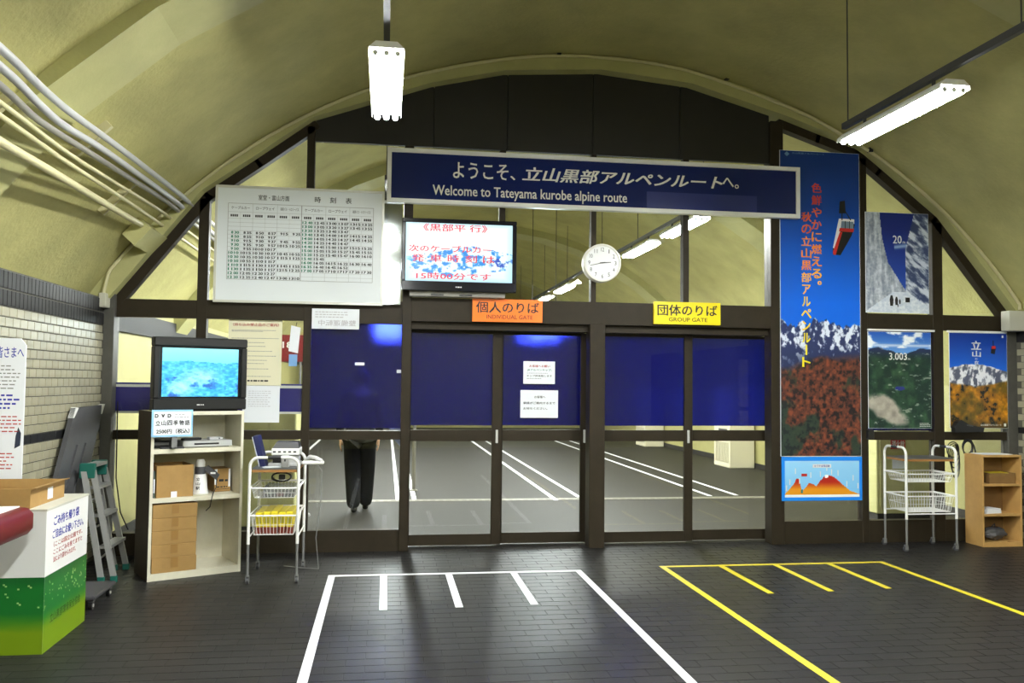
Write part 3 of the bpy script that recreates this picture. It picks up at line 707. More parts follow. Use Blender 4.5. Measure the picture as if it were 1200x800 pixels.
# --- flat television
TVY = 8.08
x0, x1, z0, z1 = .128, 1.215, 2.448, 3.131
o = thing('flat_television', 'wall mounted flat television showing red lettering over blue mountains', 'television', ((x0 + x1) / 2, TVY + .1, z0)); of = o.location[:]
MB(of).bbox(x0 + .04, x1 - .04, TVY + .03, TVY + .10, z0 + .05, z1 - .04, .015).build('back', BLACK, o)
bz = MB(of)
sx0, sx1, sz0, sz1 = x0 + .036, x1 - .04, z0 + .092, z1 - .04
for a, b, c, d in ((x0, x1, z0, sz0), (x0, x1, sz1, z1), (x0, sx0, sz0, sz1), (sx1, x1, sz0, sz1)): bz.bbox(a, b, TVY, TVY + .04, c, d, .006)
bz.build('bezel', M('gloss_black', (.010, .010, .016, 1), .12), o)
def tv_art(u, v):
    sky = mixc((225, 245, 255), (255, 255, 255), v * 2)
    n = fbm(u * 7, v * 7, 3); n2 = fbm(u * 22, v * 16, 9); ridge = .62 - .35 * np.abs(u - .62) + .08 * (n - .5)
    mt = (v < ridge) & (v > .08 + .25 * np.abs(u - .4))
    st = np.clip((n2 - .46) * 7, 0, 1) * np.where(mt, 1, 0)
    c = mixc(sky, (0, 140, 230), st); dk = np.where((u > .8) & (v < .42) & (v > .26) & (n2 > .52), 1., 0)
    c = mixc(c, (30, 60, 190), dk * .8)
    ed = np.clip(1 - np.minimum(np.minimum(u, 1 - u), np.minimum(v, 1 - v)) * 12, 0, 1) * .5
    return mixc(c, (150, 235, 255), ed)
artwork('screen', tv_art, sx0, sx1, sz0, sz1, TVY + .012, 130, 76, o, of, 1.05)
tr = MB(of); SW, SH = sx1 - sx0, sz1 - sz0
def st(s, a, b, c, d): tr.text(s, sx0 + a * SW, sx0 + b * SW, sz0 + c * SH, sz0 + d * SH, TVY + .010, .012)
st('《黒部平 行》', .16, .76, .86, .99)
st('次のケーブルカー', .03, .80, .50, .62)
for i, ch in enumerate('発車時刻は'): st(ch, .06 + i * .165, .17 + i * .165, .33, .46)
st('15時00分です', .10, .80, .03, .15)
tr.build('screen_lettering', emit('lit_red', C(235, 30, 70), 1.0), o, kind='stuff')
MB(of).bars((x0 + x1) / 2 - .035, (x0 + x1) / 2 + .035, z0 + .03, z0 + .05, TVY, 1, .9, 4).build('maker_mark', ALU, o)
MB(of).box(x0 + .08, x1 - .1, TVY + .06, YF - .015, z0 - .045, z0 + .03).build('shelf_bracket', M('grey_bracket', (.22, .21, .18, 1), .4), o)
for a in (.28, .55): MB(of).box(x0 + a, x0 + a + .12, TVY + .056, TVY + .062, z0 - .04, z0 - .022).build('bracket_slot', BLACK, o)
MB(of).box(1.07, 1.13, TVY + .1, YF, z0 + .2, z0 + .5).build('wall_arm', BRONZE, o)

# --- gate signs
for nm, lab, (x0, x1, z0, z1), col, jp, en, inkm in (
    ('gate_sign', 'orange individual gate sign above the left doors', (.812, 1.494, 2.178, 2.397), C(255, 122, 14), '個人のりば', 'INDIVIDUAL GATE', M('dark_red_ink', C(110, 25, 10), .6)),
    ('gate_sign', 'yellow group gate sign above the right doors', (2.616, 3.305, 2.190, 2.412), C(252, 226, 0), '団体のりば', 'GROUP GATE', M('olive_ink', C(80, 66, 0), .6))):
    y = 8.215
    o, of = board(nm, lab, 'sign', x0, x1, z0, z1, y + .03, .03, M('sign_' + en.split()[0].lower(), col, .35), 'gate signs over the doors')
    W = x1 - x0
    MB(of).text(jp, x0 + .05 * W, x1 - .05 * W, z0 + .085, z1 - .025, y - .001, .016).build('lettering', BLACKINK, o)
    MB(of).text(en, x0 + (.2 if 'IND' in en else .22) * W, x1 - (.14 if 'IND' in en else .2) * W, z0 + .028, z0 + .068, y - .001, .01).build('small_lettering', inkm, o, kind='stuff')

# --- clock
cx, cy, cz = 2.062, 8.10, 2.765; R = .187
o = thing('wall_clock', 'round white wall clock on the post between the upper panes', 'clock', (cx, cy, cz))
MB().lathe([(R * .96, .13), (R, .10), (R, .012), (R * .97, 0), (R * .90, 0), (R * .88, .012), (.0005, .012)], (0, 0, 0), 'y', 48).build('case', M('clock_white', (.74, .73, .66, 1), .35), o, True)
MB().lathe([(R * .88, .011), (R * .87, .009), (.0005, .009)], (0, 0, 0), 'y', 48).build('dial', M('dial_white', (.80, .81, .82, 1), .4), o, True)
t = MB()
for h in range(1, 13):
    a = math.pi / 2 - h * math.pi / 6; r = R * .70; s = .019; wd = (.004 if h == 1 else .010) if h < 10 else .015
    t.text(str(h), r * math.cos(a) - wd, r * math.cos(a) + wd, r * math.sin(a) - s, r * math.sin(a) + s, .008)
t.build('numerals', BLACKINK, o, kind='stuff')
def hand(ang, l, w_, nm, tail=.025, y=.005):
    a = math.pi / 2 - math.radians(ang); d = (math.cos(a), math.sin(a)); n_ = (-d[1], d[0])
    MB().prism([(-d[0] * tail + n_[0] * w_, -d[1] * tail + n_[1] * w_), (d[0] * l + n_[0] * w_ * .5, d[1] * l + n_[1] * w_ * .5), (d[0] * l - n_[0] * w_ * .5, d[1] * l - n_[1] * w_ * .5), (-d[0] * tail - n_[0] * w_, -d[1] * tail - n_[1] * w_)], y, y + .001).build(nm, BLACK, o)
hand(85, .085, .006, 'hour_hand'); hand(257, .125, .004, 'minute_hand', y=.003)
MB().cyl((0, .002, 0), (0, .008, 0), .007, 12).build('hub', BLACK, o)
MB().box(-.04, .04, .10, YF + .01 - cy, -.1, .1).build('mounting_box', M('clock_white', (.7, .7, .62, 1)), o)

# --- tall banner
BY = 8.225
x0, x1, z0, z1 = 3.945, 4.815, .883, 4.0
o, of = board('cable_car_banner', 'tall blue banner with a cable car over snowy peaks and autumn slopes', 'banner', x0, x1, z0, z1, BY + .012, .01, PAPER)
def banner_art(u, v):
    U, V = u, v
    sky = mixc((0, 104, 232), (6, 52, 130), (v - .5) / .45)  # printed sky gradient; its darker top also paints in the weaker light there
    n = fbm(u * 5, v * 18, 11); ridge = .435 + .05 * (fbm(u * 6, u * 0, 2) - .5) * 2
    rg = fbm(u * 18 - v * 24, v * 46 + u * 9, 21); rock = mixc((40, 52, 98), (222, 230, 246), (rg - .47) * 8 + (v - .395) * 7)
    rock = mixc(rock, (30, 44, 84), np.clip((.36 - v) * 18, 0, 1) * .8)
    t = fbm(u * 24, v * 80, 31); t2 = fbm(u * 4, v * 13, 41); dg = fbm(u * 5 + v * 9, v * 14 - u * 4, 77)
    red = mixc((58, 34, 34), (132, 68, 46), (t - .34) * 2.4); grn = mixc((20, 38, 40), (48, 62, 50), t * 1.4)
    forest = mixc(red, grn, (dg - .47) * 8 + (.10 - v) * 10)
    forest = mixc(forest, (14, 20, 28), (t < .40) * .65)
    edge = .30 + .05 * (u - .5) + .05 * (t2 - .5)
    c = mixc(forest, rock, (v - edge) * 40); c = mixc(c, sky, (v - ridge - .01 * (n - .5)) * 200); return c
artwork('artwork', banner_art, x0 + .003, x1 - .003, z0 + .003, z1 - .003, BY + .0008, 130, 430, o, of)
g = [M('ink_v%d' % i, C(*c), .5) for i, c in enumerate(((205, 60, 30), (225, 95, 25), (240, 135, 20), (250, 175, 15), (250, 205, 10), (245, 225, 20)))]
def vcol(s, px, ya, yb):
    n = len(s); step = (yb - ya) / n
    for i, ch in enumerate(s):
        yc_ = ya + step * (i + .5); k = min(5, int(6 * max(0, (yc_ - 205)) / 215)); hgt = step * .42; wpx = 6.0
        if ch == 'ー':
            a, b, c, d = rect((px - 1, yc_ - hgt), (px + 1, yc_ + hgt), BY); MB(of).box(a, b, BY - .0006, BY, c, d).build('lettering', g[k], o); continue
        if ch == '。': a, b, c, d = rect((px + 1, yc_ - hgt), (px + 6, yc_ - hgt * .1), BY)
        elif ch == 'ル' or ch == 'ト' or ch == 'ア' or ch == 'ン': a, b, c, d = rect((px - 5, yc_ - hgt), (px + 5, yc_ + hgt), BY)
        else: a, b, c, d = rect((px - wpx, yc_ - hgt), (px + wpx, yc_ + hgt), BY)
        MB(of).text(ch, a, b, c, d, BY, .02).build('lettering', g[k], o)
vcol('色鮮やかに燃える。', 957, 213, 342); vcol('秋の立山黒部アルペンルート', 945, 247, 431)
# printed cable car
def pz(px, py, Y=BY): q = onY(px, py, Y); return q[0], q[2]
def flat(pxs, y, name, mat, Y=BY): MB(of).prism([pz(a, b, Y) for a, b in pxs], y - .0006, y).build(name, mat, o)
PRED = M('print_red', C(190, 40, 36), .4); PWH = M('print_white', C(225, 225, 228), .4); PDK = M('print_dark', C(22, 22, 26), .4); PGL = M('print_glass', C(110, 130, 150), .3)
flat([(976, 290), (986, 262), (1002, 263), (998, 276), (985, 299), (976, 298)], BY, 'printed_cable_car', PDK)
flat([(976, 290), (983, 256), (1001, 257), (1001, 262), (987, 262), (979, 292)], BY - .0008, 'printed_cable_car', PWH)
flat([(985, 268), (986, 259), (1000, 260), (1000, 268)], BY - .001, 'printed_cable_car', PGL)
flat([(983, 271), (984, 267), (1001, 268), (1000, 272)], BY - .0016, 'printed_cable_car', PRED)
flat([(976, 298), (976, 295), (984, 272), (987, 272), (979, 299)], BY - .0016, 'printed_cable_car', PRED)
for xx in (990, 995): flat([(xx, 268), (xx, 259), (xx + .8, 259), (xx + .8, 268)], BY - .0016, 'printed_cable_car', PDK)
flat([(983, 250), (984, 236), (990, 235), (991, 250)], BY - .0016, 'printed_cable_car', PDK)
flat([(986, 258), (986, 236), (987.2, 236), (987.2, 258)], BY - .002, 'printed_cable_car', PDK); flat([(996, 258), (989, 246), (990, 246), (997.5, 258)], BY - .002, 'printed_cable_car', PDK)
flat([(988, 236), (1004, 205), (1004.8, 205), (989, 236)], BY - .001, 'printed_cable', M('print_cable', C(20, 60, 140), .4))
t = MB(of); a, b, c, d = rect((919, 177), (925, 183), BY); t.prism([(a, (c + d) / 2), ((a + b) / 2, c), (b, (c + d) / 2), ((a + b) / 2, d)], BY - .0006, BY)
a, b, c, d = rect((928, 178), (966, 182), BY); t.text('立山黒部アルペンルート', a, b, c, d, BY, .01); t.build('emblem', M('pale_blue_ink', C(120, 160, 205), .5), o)

# --- route profile poster under the banner
x0, x1, z0, z1 = 3.955, 4.82, .437, .878
o, of = board('route_map_poster', 'small blue poster with a red and ochre mountain route profile', 'poster', x0, x1, z0, z1, BY + .012, .01, M('poster_blue', C(18, 134, 240), .4))
def prof_art(u, v):
    pts_x = [0, .06, .12, .155, .19, .225, .26, .32, .38, .42, .47, .52, .6, .66, .74, .88, 1]; pts_y = [.1, .22, .36, .52, .50, .18, .22, .40, .36, .30, .46, .56, .60, .55, .40, .16, .08]
    h = np.interp(u, pts_x, pts_y) + .03 * (fbm(u * 30, v * 0, 5) - .5)
    m = mixc((226, 150, 26), (176, 36, 24), (v - .22) * 5); c = mixc((120, 190, 240), (150, 208, 248), v)
    c = mixc(c, m, (v < h) & (v > .07)); c = mixc(c, (232, 240, 246), v < .07)
    c = mixc(c, (255, 255, 255), ((np.abs(u - .555) < .025) & (v < h + .03) & (v > h - .05))); c = mixc(c, (20, 110, 110), (np.abs(u - .228) < .012) & (v < .22) & (v > .12))
    return c
W = x1 - x0; hh = z1 - z0
artwork('artwork', prof_art, x0 + .03, x1 - .03, z0 + .035, z1 - .04, BY + .0008, 150, 70, o, of)
MB(of).bbox(x0 + .38 * W, x0 + .61 * W, BY - .001, BY + .0005, z1 - .11, z1 - .075, .0004).build('title_label', PWH, o)
MB(of).text('たてやま周辺図', x0 + .40 * W, x0 + .59 * W, z1 - .104, z1 - .081, BY - .0015, .01).build('lettering', BLUEINK, o)
MB(of).box(x0 + .24 * W, x0 + .31 * W, BY - .001, BY, z0 + .245, z0 + .272).build('tag', PRED, o)
for i, (uu, vv) in enumerate(((.05, .10), (.09, .16), (.16, .27), (.21, .17), (.35, .23), (.47, .24), (.55, .30), (.61, .26), (.69, .25), (.80, .14), (.88, .20), (.94, .12))):
    MB(of).box(x0 + uu * W, x0 + uu * W + .009, BY - .001, BY, z0 + vv, z0 + vv + .055).build('place_label', PWH, o)

# --- three photographic posters
def poster(nm, lab, r, art, nx, nz, y=8.235):
    x0, x1, z0, z1 = r
    o, of = board(nm, lab, 'poster', x0, x1, z0, z1, y + .008, .007, PAPER, 'mountain posters on the right panes')
    artwork('artwork', art, x0 + .002, x1 - .002, z0 + .002, z1 - .002, y, nx, nz, o, of); return o, of
def snow_art(u, v):
    sky = mixc((40, 90, 190), (14, 36, 120), v * 1.2); s = fbm(u * 3 + 2, v * 3, 6); sky = mixc(sky, (190, 215, 245), np.exp(-((v - .66 - .1 * (u - .5)) / .02)**2) * (u > .45) * .7)
    l = np.interp(v, [0, .12, .25, .5, .75, 1], [1, .75, .60, .35, .26, .22]); lw = u < l
    strata = fbm(u * 6 + v * 2, v * 26 - u * 10, 8); tex = fbm(u * 30, v * 60, 4)
    left = mixc((120, 130, 150), (212, 218, 228), (fbm(u * 26, v * 9, 14) - .2) * 1.5 + (tex - .5) * .8)
    r = np.interp(v, [0, .1, .2, .65, 1], [1.1, .8, .63, .635, .775]); rw = u > r
    right = mixc((52, 66, 104), (200, 208, 224), (fbm(u * 7 - v * 3, v * 24 + u * 12, 18) - .38) * 4.2)
    c = mixc(sky, left, lw); c = mixc(c, right, rw)
    road = (v < .21) & (np.abs(u - .55) < .12 + (.21 - v) * 2.2)
    c = mixc(c, mixc((165, 180, 205), (220, 226, 236), tex * 1.4), road); return c
o, of = poster('snow_wall_poster', 'poster of walkers between towering snow walls above the lake poster', (4.885, 5.593, 2.356, 3.402), snow_art, 84, 120)
y = 8.235; MB(of).text('20', 5.19, 5.29, 3.08, 3.165, y - .0006, .01).build('lettering', WHITEINK, o); MB(of).text('m', 5.30, 5.33, 3.083, 3.105, y - .0006).build('lettering', WHITEINK, o)
pp = MB(of)
for xx, zz, hh in ((5.17, 2.43, .11), (5.225, 2.44, .085), (5.262, 2.45, .05), (5.24, 2.42, .03)):
    pp.prism([(xx - hh * .14, zz), (xx + hh * .14, zz), (xx + hh * .2, zz + hh * .6), (xx + hh * .09, zz + hh), (xx - hh * .09, zz + hh), (xx - hh * .2, zz + hh * .6)], y - .0008, y)
pp.bbox(5.325, 5.375, y - .0008, y, 2.47, 2.52, .0003); pp.build('printed_walkers', PDK, o)
def lake_art(u, v):
    t = fbm(u * 10, v * 14, 3); t2 = fbm(u * 4, v * 6, 13)
    sky = mixc((96, 150, 220), (32, 84, 176), (v - .8) * 5); cl = np.clip((fbm(u * 5, v * 13, 23) - .5) * 6, 0, 1) * (v > .83)
    sky = mixc(sky, (235, 240, 248), np.maximum(cl, np.exp(-((v - .86) / .015)**2) * .7))
    land = mixc((20, 46, 40), (56, 90, 62), (t - .35) * 2.2); land = mixc(land, (30, 44, 78), np.clip((v - .72) * 12, 0, 1))
    land = mixc(land, (190, 190, 180), np.clip((fbm(u * 9 + 5, v * 40, 33) - .68) * 14, 0, 1) * .6)
    cr = ((u - .3) / .38)**2 + ((v - .2 + .3 * (u - .3)) / .14)**2 + (t2 - .5) * 1.6; land = mixc(land, mixc((120, 116, 108), (200, 192, 178), t), np.clip((1 - cr) * 2, 0, 1))
    lk = ((u - .50) / .08)**2 + ((v - .415) / .022)**2; land = mixc(land, (36, 48, 120), lk < 1)
    ridge = .80 + .03 * np.sin(u * 9) + .04 * (fbm(u * 8, u * 0, 4) - .5); return mixc(land, sky, (v - ridge) * 150)
o, of = poster('lake_poster', 'poster of a green mountain plateau with small blue lake', (4.902, 5.606, 1.166, 2.160), lake_art, 84, 120)
MB(of).text('3.003', 5.135, 5.335, 1.87, 1.945, y - .0006, .01).build('lettering', WHITEINK, o); MB(of).text('m', 5.345, 5.37, 1.872, 1.89, y - .0006).build('lettering', WHITEINK, o)
t = MB(of); t.bars(5.47, 5.59, 1.18, 1.225, y, 3, seed=4); t.build('fine_print', WHITEINK, o)
def autumn_art(u, v):
    t = fbm(u * 14, v * 20, 3); t2 = fbm(u * 4, v * 5, 19)
    sky = mixc((30, 104, 220), (14, 50, 140), (v - .62) * 2.6); ridge = .60 + .07 * np.sin(u * 3 + .3) + .02 * (fbm(u * 14, u * 0, 4) - .5)
    snow = mixc((88, 92, 110), (238, 238, 242), (fbm(u * 16 + v * 8, v * 16 - u * 12, 27) - .40) * 6)
    forest = mixc((128, 84, 16), (222, 150, 24), (t - .35) * 2.4); forest = mixc(forest, (70, 66, 22), np.clip((t2 - .5) * 5, 0, 1) * .7); forest = mixc(forest, (20, 26, 16), (t < .33) + (np.clip(.12 - v, 0, 1) * 6))
    edge = .42 + .10 * np.abs(u - .45) + .05 * (t2 - .5); c = mixc(forest, snow, (v - edge) * 40); return mixc(c, sky, (v - ridge) * 150)
o, of = poster('autumn_poster', 'poster of golden autumn forest under a snowy ridge', (5.814, 6.478, 1.170, 2.166), autumn_art, 80, 120)
t = MB(of)
for ch, a, b, c, d in (('立', 6.065, 6.18, 1.99, 2.085), ('山', 6.075, 6.175, 1.915, 1.98), ('に', 6.11, 6.14, 1.885, 1.905), ('在', 6.10, 6.15, 1.835, 1.875), ('り', 6.115, 6.14, 1.795, 1.825)): t.text(ch, a, b, c, d, y - .0006, .018)
t.build('lettering', WHITEINK, o)
MB(of).prism([(6.29, 1.955), (6.335, 1.945), (6.35, 2.01), (6.345, 2.035), (6.30, 2.03)], y - .0007, y).build('printed_cable_car', PDK, o)
MB(of).prism([(6.302, 2.03), (6.30, 2.0), (6.347, 2.005), (6.345, 2.035)], y - .0013, y - .0007).build('printed_cable_car', PRED, o); MB(of).box(6.315, 6.325, y - .0007, y, 2.035, 2.09).build('printed_cable_car', PDK, o)
t = MB(of); t.text('立山黒部アルペンルート', 6.16, 6.40, 1.195, 1.215, y - .0007, .01); t.box(6.43, 6.455, y - .0007, y, 1.19, 1.22); t.box(6.42, 6.44, y - .0007, y, 2.12, 2.145); t.build('fine_print', WHITEINK, o)
# white light strips above the two lower posters (poster rails)
for (a, b, lab) in ((4.905, 5.655, 'white rail above the lake poster'), (5.80, 6.485, 'white rail above the autumn poster')):
    oo = MB((a, 8.24, 2.168)).bbox(a, b, 8.235, 8.258, 2.168, 2.188, .003).build('poster_rail', WHITE); oo.location = (a, 8.24, 2.168); tag(oo, lab, 'rail', 'poster rails')

# --- paper notices
def notice(lab, r, y, mat, grp='paper notices on the glass'):
    x0, x1, z0, z1 = r; return board('paper_notice', lab, 'notice', x0, x1, z0, z1, y + .003, .002, mat, grp, part='sheet')
r = (-.694, -.257, 2.080, 2.270); o, of = notice('white notice showing mirrored grey lettering under the timetable', r, 8.235, PAPER)
t = MB(of); t.text('整備運転中', r[0] + .06, r[1] - .03, r[2] + .03, r[2] + .085, 8.2345, .01, mirror=True); t.bars(r[0] + .03, r[1] - .03, r[2] + .10, r[3] - .02, 8.2345, 3, seed=3); t.build('lettering', PALEINK, o)
r = (-1.455, -.970, 1.545, 2.155); o, of = notice('large cream notice with red heading beside the box television', r, 8.302, YPAPER)
MB(of).text('（持ち込み禁止品のご案内）', r[0] + .04, r[1] - .03, r[3] - .06, r[3] - .03, 8.2995, .012).build('heading', REDINK, o)
t = MB(of)
for k, z in enumerate((.09, .10, .165, .205, .24, .285, .33, .37, .40, .45, .52)): t.bars(r[0] + .03, r[1] - .03, r[3] - z - .014, r[3] - z, 8.2995, 1, seed=k)
t.build('fine_print', GREYINK, o); t = MB(of); t.bars(r[0] + .18, r[1] - .1, r[2] + .03, r[2] + .055, 8.2995, 1, .9, 9); t.build('fine_print', BLACKINK, o)
r = (-1.312, -.978, 1.20, 1.541); o, of = notice('plain white notice below the large cream notice', r, 8.298, PAPER)
t = MB(of); t.bars(r[0] + .05, r[1] - .04, r[3] - .20, r[3] - .04, 8.2955, 8, .4, 12); t.build('fine_print', PALEINK, o)
r = (1.357, 1.678, 1.585, 1.810); y = 8.495; o, of = notice('upper small notice with red heading on the sliding door', r, y, PAPER)
MB(of).text('お客様へお願い', r[0] + .06, r[1] - .05, r[3] - .06, r[3] - .035, y - .0005, .015).build('heading', REDINK, o)
MB(of).text('JRアルペンキップ、', r[0] + .04, r[1] - .03, r[3] - .10, r[3] - .075, y - .0005, .012).build('lettering', GREENINK, o)
t = MB(of); t.bars(r[0] + .035, r[1] - .04, r[3] - .125, r[3] - .112, y, 1, seed=5); t.bars(r[0] + .035, r[1] - .14, r[2] + .045, r[2] + .062, y, 1, seed=6); t.build('fine_print', GREYINK, o)
MB(of).text('キップ拝見致します', r[0] + .035, r[1] - .03, r[3] - .155, r[3] - .135, y - .0005, .015).build('lettering', BLACKINK, o)
r = (1.330, 1.712, 1.247, 1.522); o, of = notice('lower larger notice in black print on the sliding door', r, y, PAPER)
t = MB(of); t.text('お客様へ', r[0] + .14, r[1] - .13, r[3] - .08, r[3] - .055, y - .0005, .012); t.text('駅員がご案内するまで', r[0] + .03, r[1] - .03, r[3] - .14, r[3] - .115, y - .0005, .012); t.text('お待ちください。', r[0] + .03, r[1] - .11, r[3] - .195, r[3] - .17, y - .0005, .012)
t.build('lettering', BLACKINK, o)
# wall poster cut by the right picture edge
o = thing('wall_poster', 'framed bluish poster on the right tiled wall at the picture edge', 'poster', (XR - .01, 7.6, 1.05))
MB((XR - .01, 7.6, 1.05)).box(XR - .03, XR - .009, 7.25, 7.98, 1.05, 2.0).build('frame', PAPER, o)
artwork('artwork', lambda u, v: mixc((190, 200, 205), (60, 110, 190), v * 1.3 - .2), 7.28, 7.95, 1.08, 1.97, XR - .031, 20, 30, o, (XR - .01, 7.6, 1.05), swap=True)

# ================================================================== FLOOR MARKINGS
WTAPE = M('white_tape', (.74, .75, .78, 1), .5, var=.06, scale=20); YTAPE = M('yellow_tape', (.62, .52, .02, 1), .5, var=.08, scale=20)
def marking(lab, mat, xa, xb, yt, ticks, ynear, w_, grp=None):
    o = thing('floor_marking', lab, 'floor marking', ((xa + xb) / 2, yt, 0))
    of = o.location[:]; z0, z1 = .0004, .0022
    MB(of).box(xa - w_ / 2, xa + w_ / 2, ynear, yt, z0, z1).build('tape_strip', mat, o)
    MB(of).box(xb - w_ / 2, xb + w_ / 2, ynear, yt, z0, z1).build('tape_strip', mat, o)
    MB(of).box(xa - w_ / 2, xb + w_ / 2, yt, yt + w_ * .9, z0, z1).build('tape_strip', mat, o)
    for xc, l in ticks: MB(of).box(xc - w_ / 2, xc + w_ / 2, yt - l, yt - .002, z0, z1).build('tape_strip', mat, o)
marking('white taped queue box with short lane ticks before the left doors', WTAPE, -.410, 1.652, 7.245, ((.01, 1.08), (.545, 1.06), (1.09, 1.04)), 2.2, .055)
marking('yellow taped queue box with short lane ticks before the right doors', YTAPE, 2.425, 4.488, 7.33, ((2.955, .99), (3.46, .97), (3.97, .93)), 2.2, .052)
for i, (x, ya, yb, lab) in enumerate(((-1.72, 11.9, 24, 'leftmost white floor line beyond the glass'), (.19, 11.82, 26, 'white floor line beyond the glass right of the walking person'), (.41, 11.82, 26, 'white floor line beyond the glass beside the stanchion'),
      (2.32, 11.6, 26, 'white floor line seen through the second door leaf, left one'), (2.71, 11.9, 26, 'white floor line seen through the second door leaf, right one'), (4.63, 11.9, 26, 'white floor line in the right doors, left one'), (5.05, 11.95, 26, 'white floor line in the right doors, right one'))):
    o = MB((x, 15, 0)).box(x - .03, x + .03, ya, yb, .0004, .008 if ya < 11.8 else .003).build('floor_line', WTAPE); o.location = (x, 15, 0); tag(o, lab, 'floor line', 'white floor lines beyond the glass')

# ================================================================== CABINET WITH TELEVISION (turned 27 degrees)
CA = math.radians(27.0); FLc = Vector((-1.83, 7.193)); uu = Vector((math.cos(CA), math.sin(CA))); vv = Vector((-math.sin(CA), math.cos(CA)))
CW, CD, CH = .735, .46, 1.335
def cl(x, y, z=0): q = FLc + uu * x + vv * y; return (q.x, q.y, z)
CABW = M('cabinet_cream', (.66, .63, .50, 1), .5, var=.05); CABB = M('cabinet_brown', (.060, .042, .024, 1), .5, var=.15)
cb = thing('shelf_cabinet', 'cream open shelf cabinet with brown sides carrying the box television', 'cabinet', cl(0, 0), CA)
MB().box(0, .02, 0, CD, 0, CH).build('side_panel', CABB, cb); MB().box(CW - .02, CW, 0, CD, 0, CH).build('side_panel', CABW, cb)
MB().box(0, .022, -.004, 0, 0, CH).build('edge_strip', CABW, cb); MB().box(CW - .022, CW, -.004, 0, 0, CH).build('edge_strip', CABW, cb)
MB().box(.02, .024, 0, CD - .01, .05, CH - .03).build('lining', CABW, cb)
MB().box(.02, CW - .02, 0, CD, CH - .03, CH).build('top_board', CABW, cb)
for z in (1.035, .645): MB().box(.024, CW - .02, .004, CD - .012, z - .035, z).build('shelf', CABW, cb)
MB().box(.02, CW - .02, 0, CD - .012, .0, .055).build('plinth_board', CABW, cb)
MB().box(.02, CW - .02, CD - .012, CD, .055, CH - .03).build('back_panel', CABW, cb)
# box television
tv = thing('box_television', 'black box television with a cyan mountain picture on top of the cabinet', 'television', cl(.0, .0, CH), CA)
TVB = M('tv_plastic', (.011, .011, .011, 1), .4, spec=.3); TW_, THt = .745, .60
b = MB(); fx0, fx1, sx0, sx1, sz0, sz1 = 0, TW_, .05, TW_ - .05, .105, .525
for a, b2, c, d in ((0, TW_, .012, sz0), (0, TW_, sz1, THt), (0, sx0, sz0, sz1), (sx1, TW_, sz0, sz1)): b.bbox(a, b2, -.02, .09, c, d, .008)
b.build('front_bezel', TVB, tv)
MB().hexa([(.01, .09, .015), (TW_ - .01, .09, .015), (TW_ - .12, .43, .03), (.12, .43, .03), (.01, .09, THt - .01), (TW_ - .01, .09, THt - .01), (TW_ - .12, .43, THt - .16), (.12, .43, THt - .16)]).build('rear_casing', M('tv_casing', (.016, .015, .013, 1), .5, spec=.3), tv)
MB().box(sx0 - .0, sx1 + .0, .005, .02, sz0, sz1).build('screen_surround', M('screen_mask', (.006, .006, .012, 1), .25), tv)
MB().box(.06, TW_ - .06, .02, .36, 0, .016).build('foot', TVB, tv)
def crt(u, v):
    n = fbm(u * 6, v * 6, 44); n2 = fbm(u * 20, v * 24, 45); c = mixc((40, 190, 240), (150, 245, 255), v)
    m = (v < .72 + .12 * (n - .5)); c = mixc(c, mixc((0, 150, 225), (110, 235, 255), n2 * 1.6 - .3), m)
    hill = np.exp(-(((u - .52) / .28)**2 + ((v - .42) / .22)**2)) + np.exp(-(((u - .22) / .2)**2 + ((v - .15) / .2)**2)); c = mixc(c, (215, 252, 255), np.clip(hill * 1.2 - .35, 0, .85) * (.6 + .6 * (fbm(u * 18 + v * 20, v * 8, 9) - .3)))
    return mixc(c, (0, 100, 200), (fbm(u * 9, v * 9, 50) - .60) * 6 * (v < .4))
artwork('screen', crt, sx0 + .018, sx1 - .018, sz0 + .015, sz1 - .012, .004, 110, 72, tv, (0, 0, 0), 1.3)
MB().bars(.34, .40, .045, .062, -.021, 1, .9, 2).build('maker_mark', ALU, tv)
# price sign on a stand
o = thing('price_sign', 'white price sign for a disc with pale blue edge below the television', 'sign', cl(.13, -.035, 1.036), CA)
MB().box(-.14, .175, -.012, 0, .10, .315).build('card', M('sign_pale_blue', C(150, 200, 236), .3), o); MB().box(-.125, .160, -.014, -.012, .115, .300).build('face', PAPER, o)
t = MB()
for i, ch in enumerate('DVD'): t.text(ch, -.118 + i * .048, -.090 + i * .048, .252, .284, -.0146, .05)
for i, ch in enumerate('立山四季物語'): t.text(ch, -.112 + i * .045, -.075 + i * .045, .19, .232, -.0146, .025)
t.text('2500円（税込）', -.105, .15, .125, .165, -.0146, .03); t.build('lettering', BLACKINK, o)
MB().bars(.035, .145, .245, .285, -.0142, 2, .4, 3).build('fine_print', GREYINK, o)
MB().box(.02, .06, 0, .03, .012, .11).build('post', STEEL, o); MB().bbox(-.05, .13, .04, .10, 0, .014, .003).build('base', DARKGREY, o); MB().box(.02, .06, .0, .06, .004, .014).build('foot', DARKGREY, o)
def on_shelf(name, lab, cat, x, y, z, rz=0, grp=None): return thing(name, lab, cat, cl(x, y, z), CA + rz, grp)
o = on_shelf('disc_player', 'slim silver disc player on the upper cabinet shelf', 'disc player', .45, .2, 1.036)
MB().bbox(-.19, .21, -.14, .12, .006, .055, .004).build('body', M('silver_plastic', (.55, .56, .57, 1), .35, .4), o); MB().box(-.10, .10, -.142, -.14, .022, .036).build('disc_tray', BLACK, o); MB().box(-.17, .19, -.12, .1, 0, .006).build('feet', BLACK, o)
o = on_shelf('remote_control', 'black remote control lying on the disc player', 'remote control', .37, .14, 1.0915, .3); MB().bbox(-.11, .06, -.022, .022, 0, .02, .005).build('body', BLACK, o); MB().bars(-.10, .05, -.016, .016, 0, 1).v
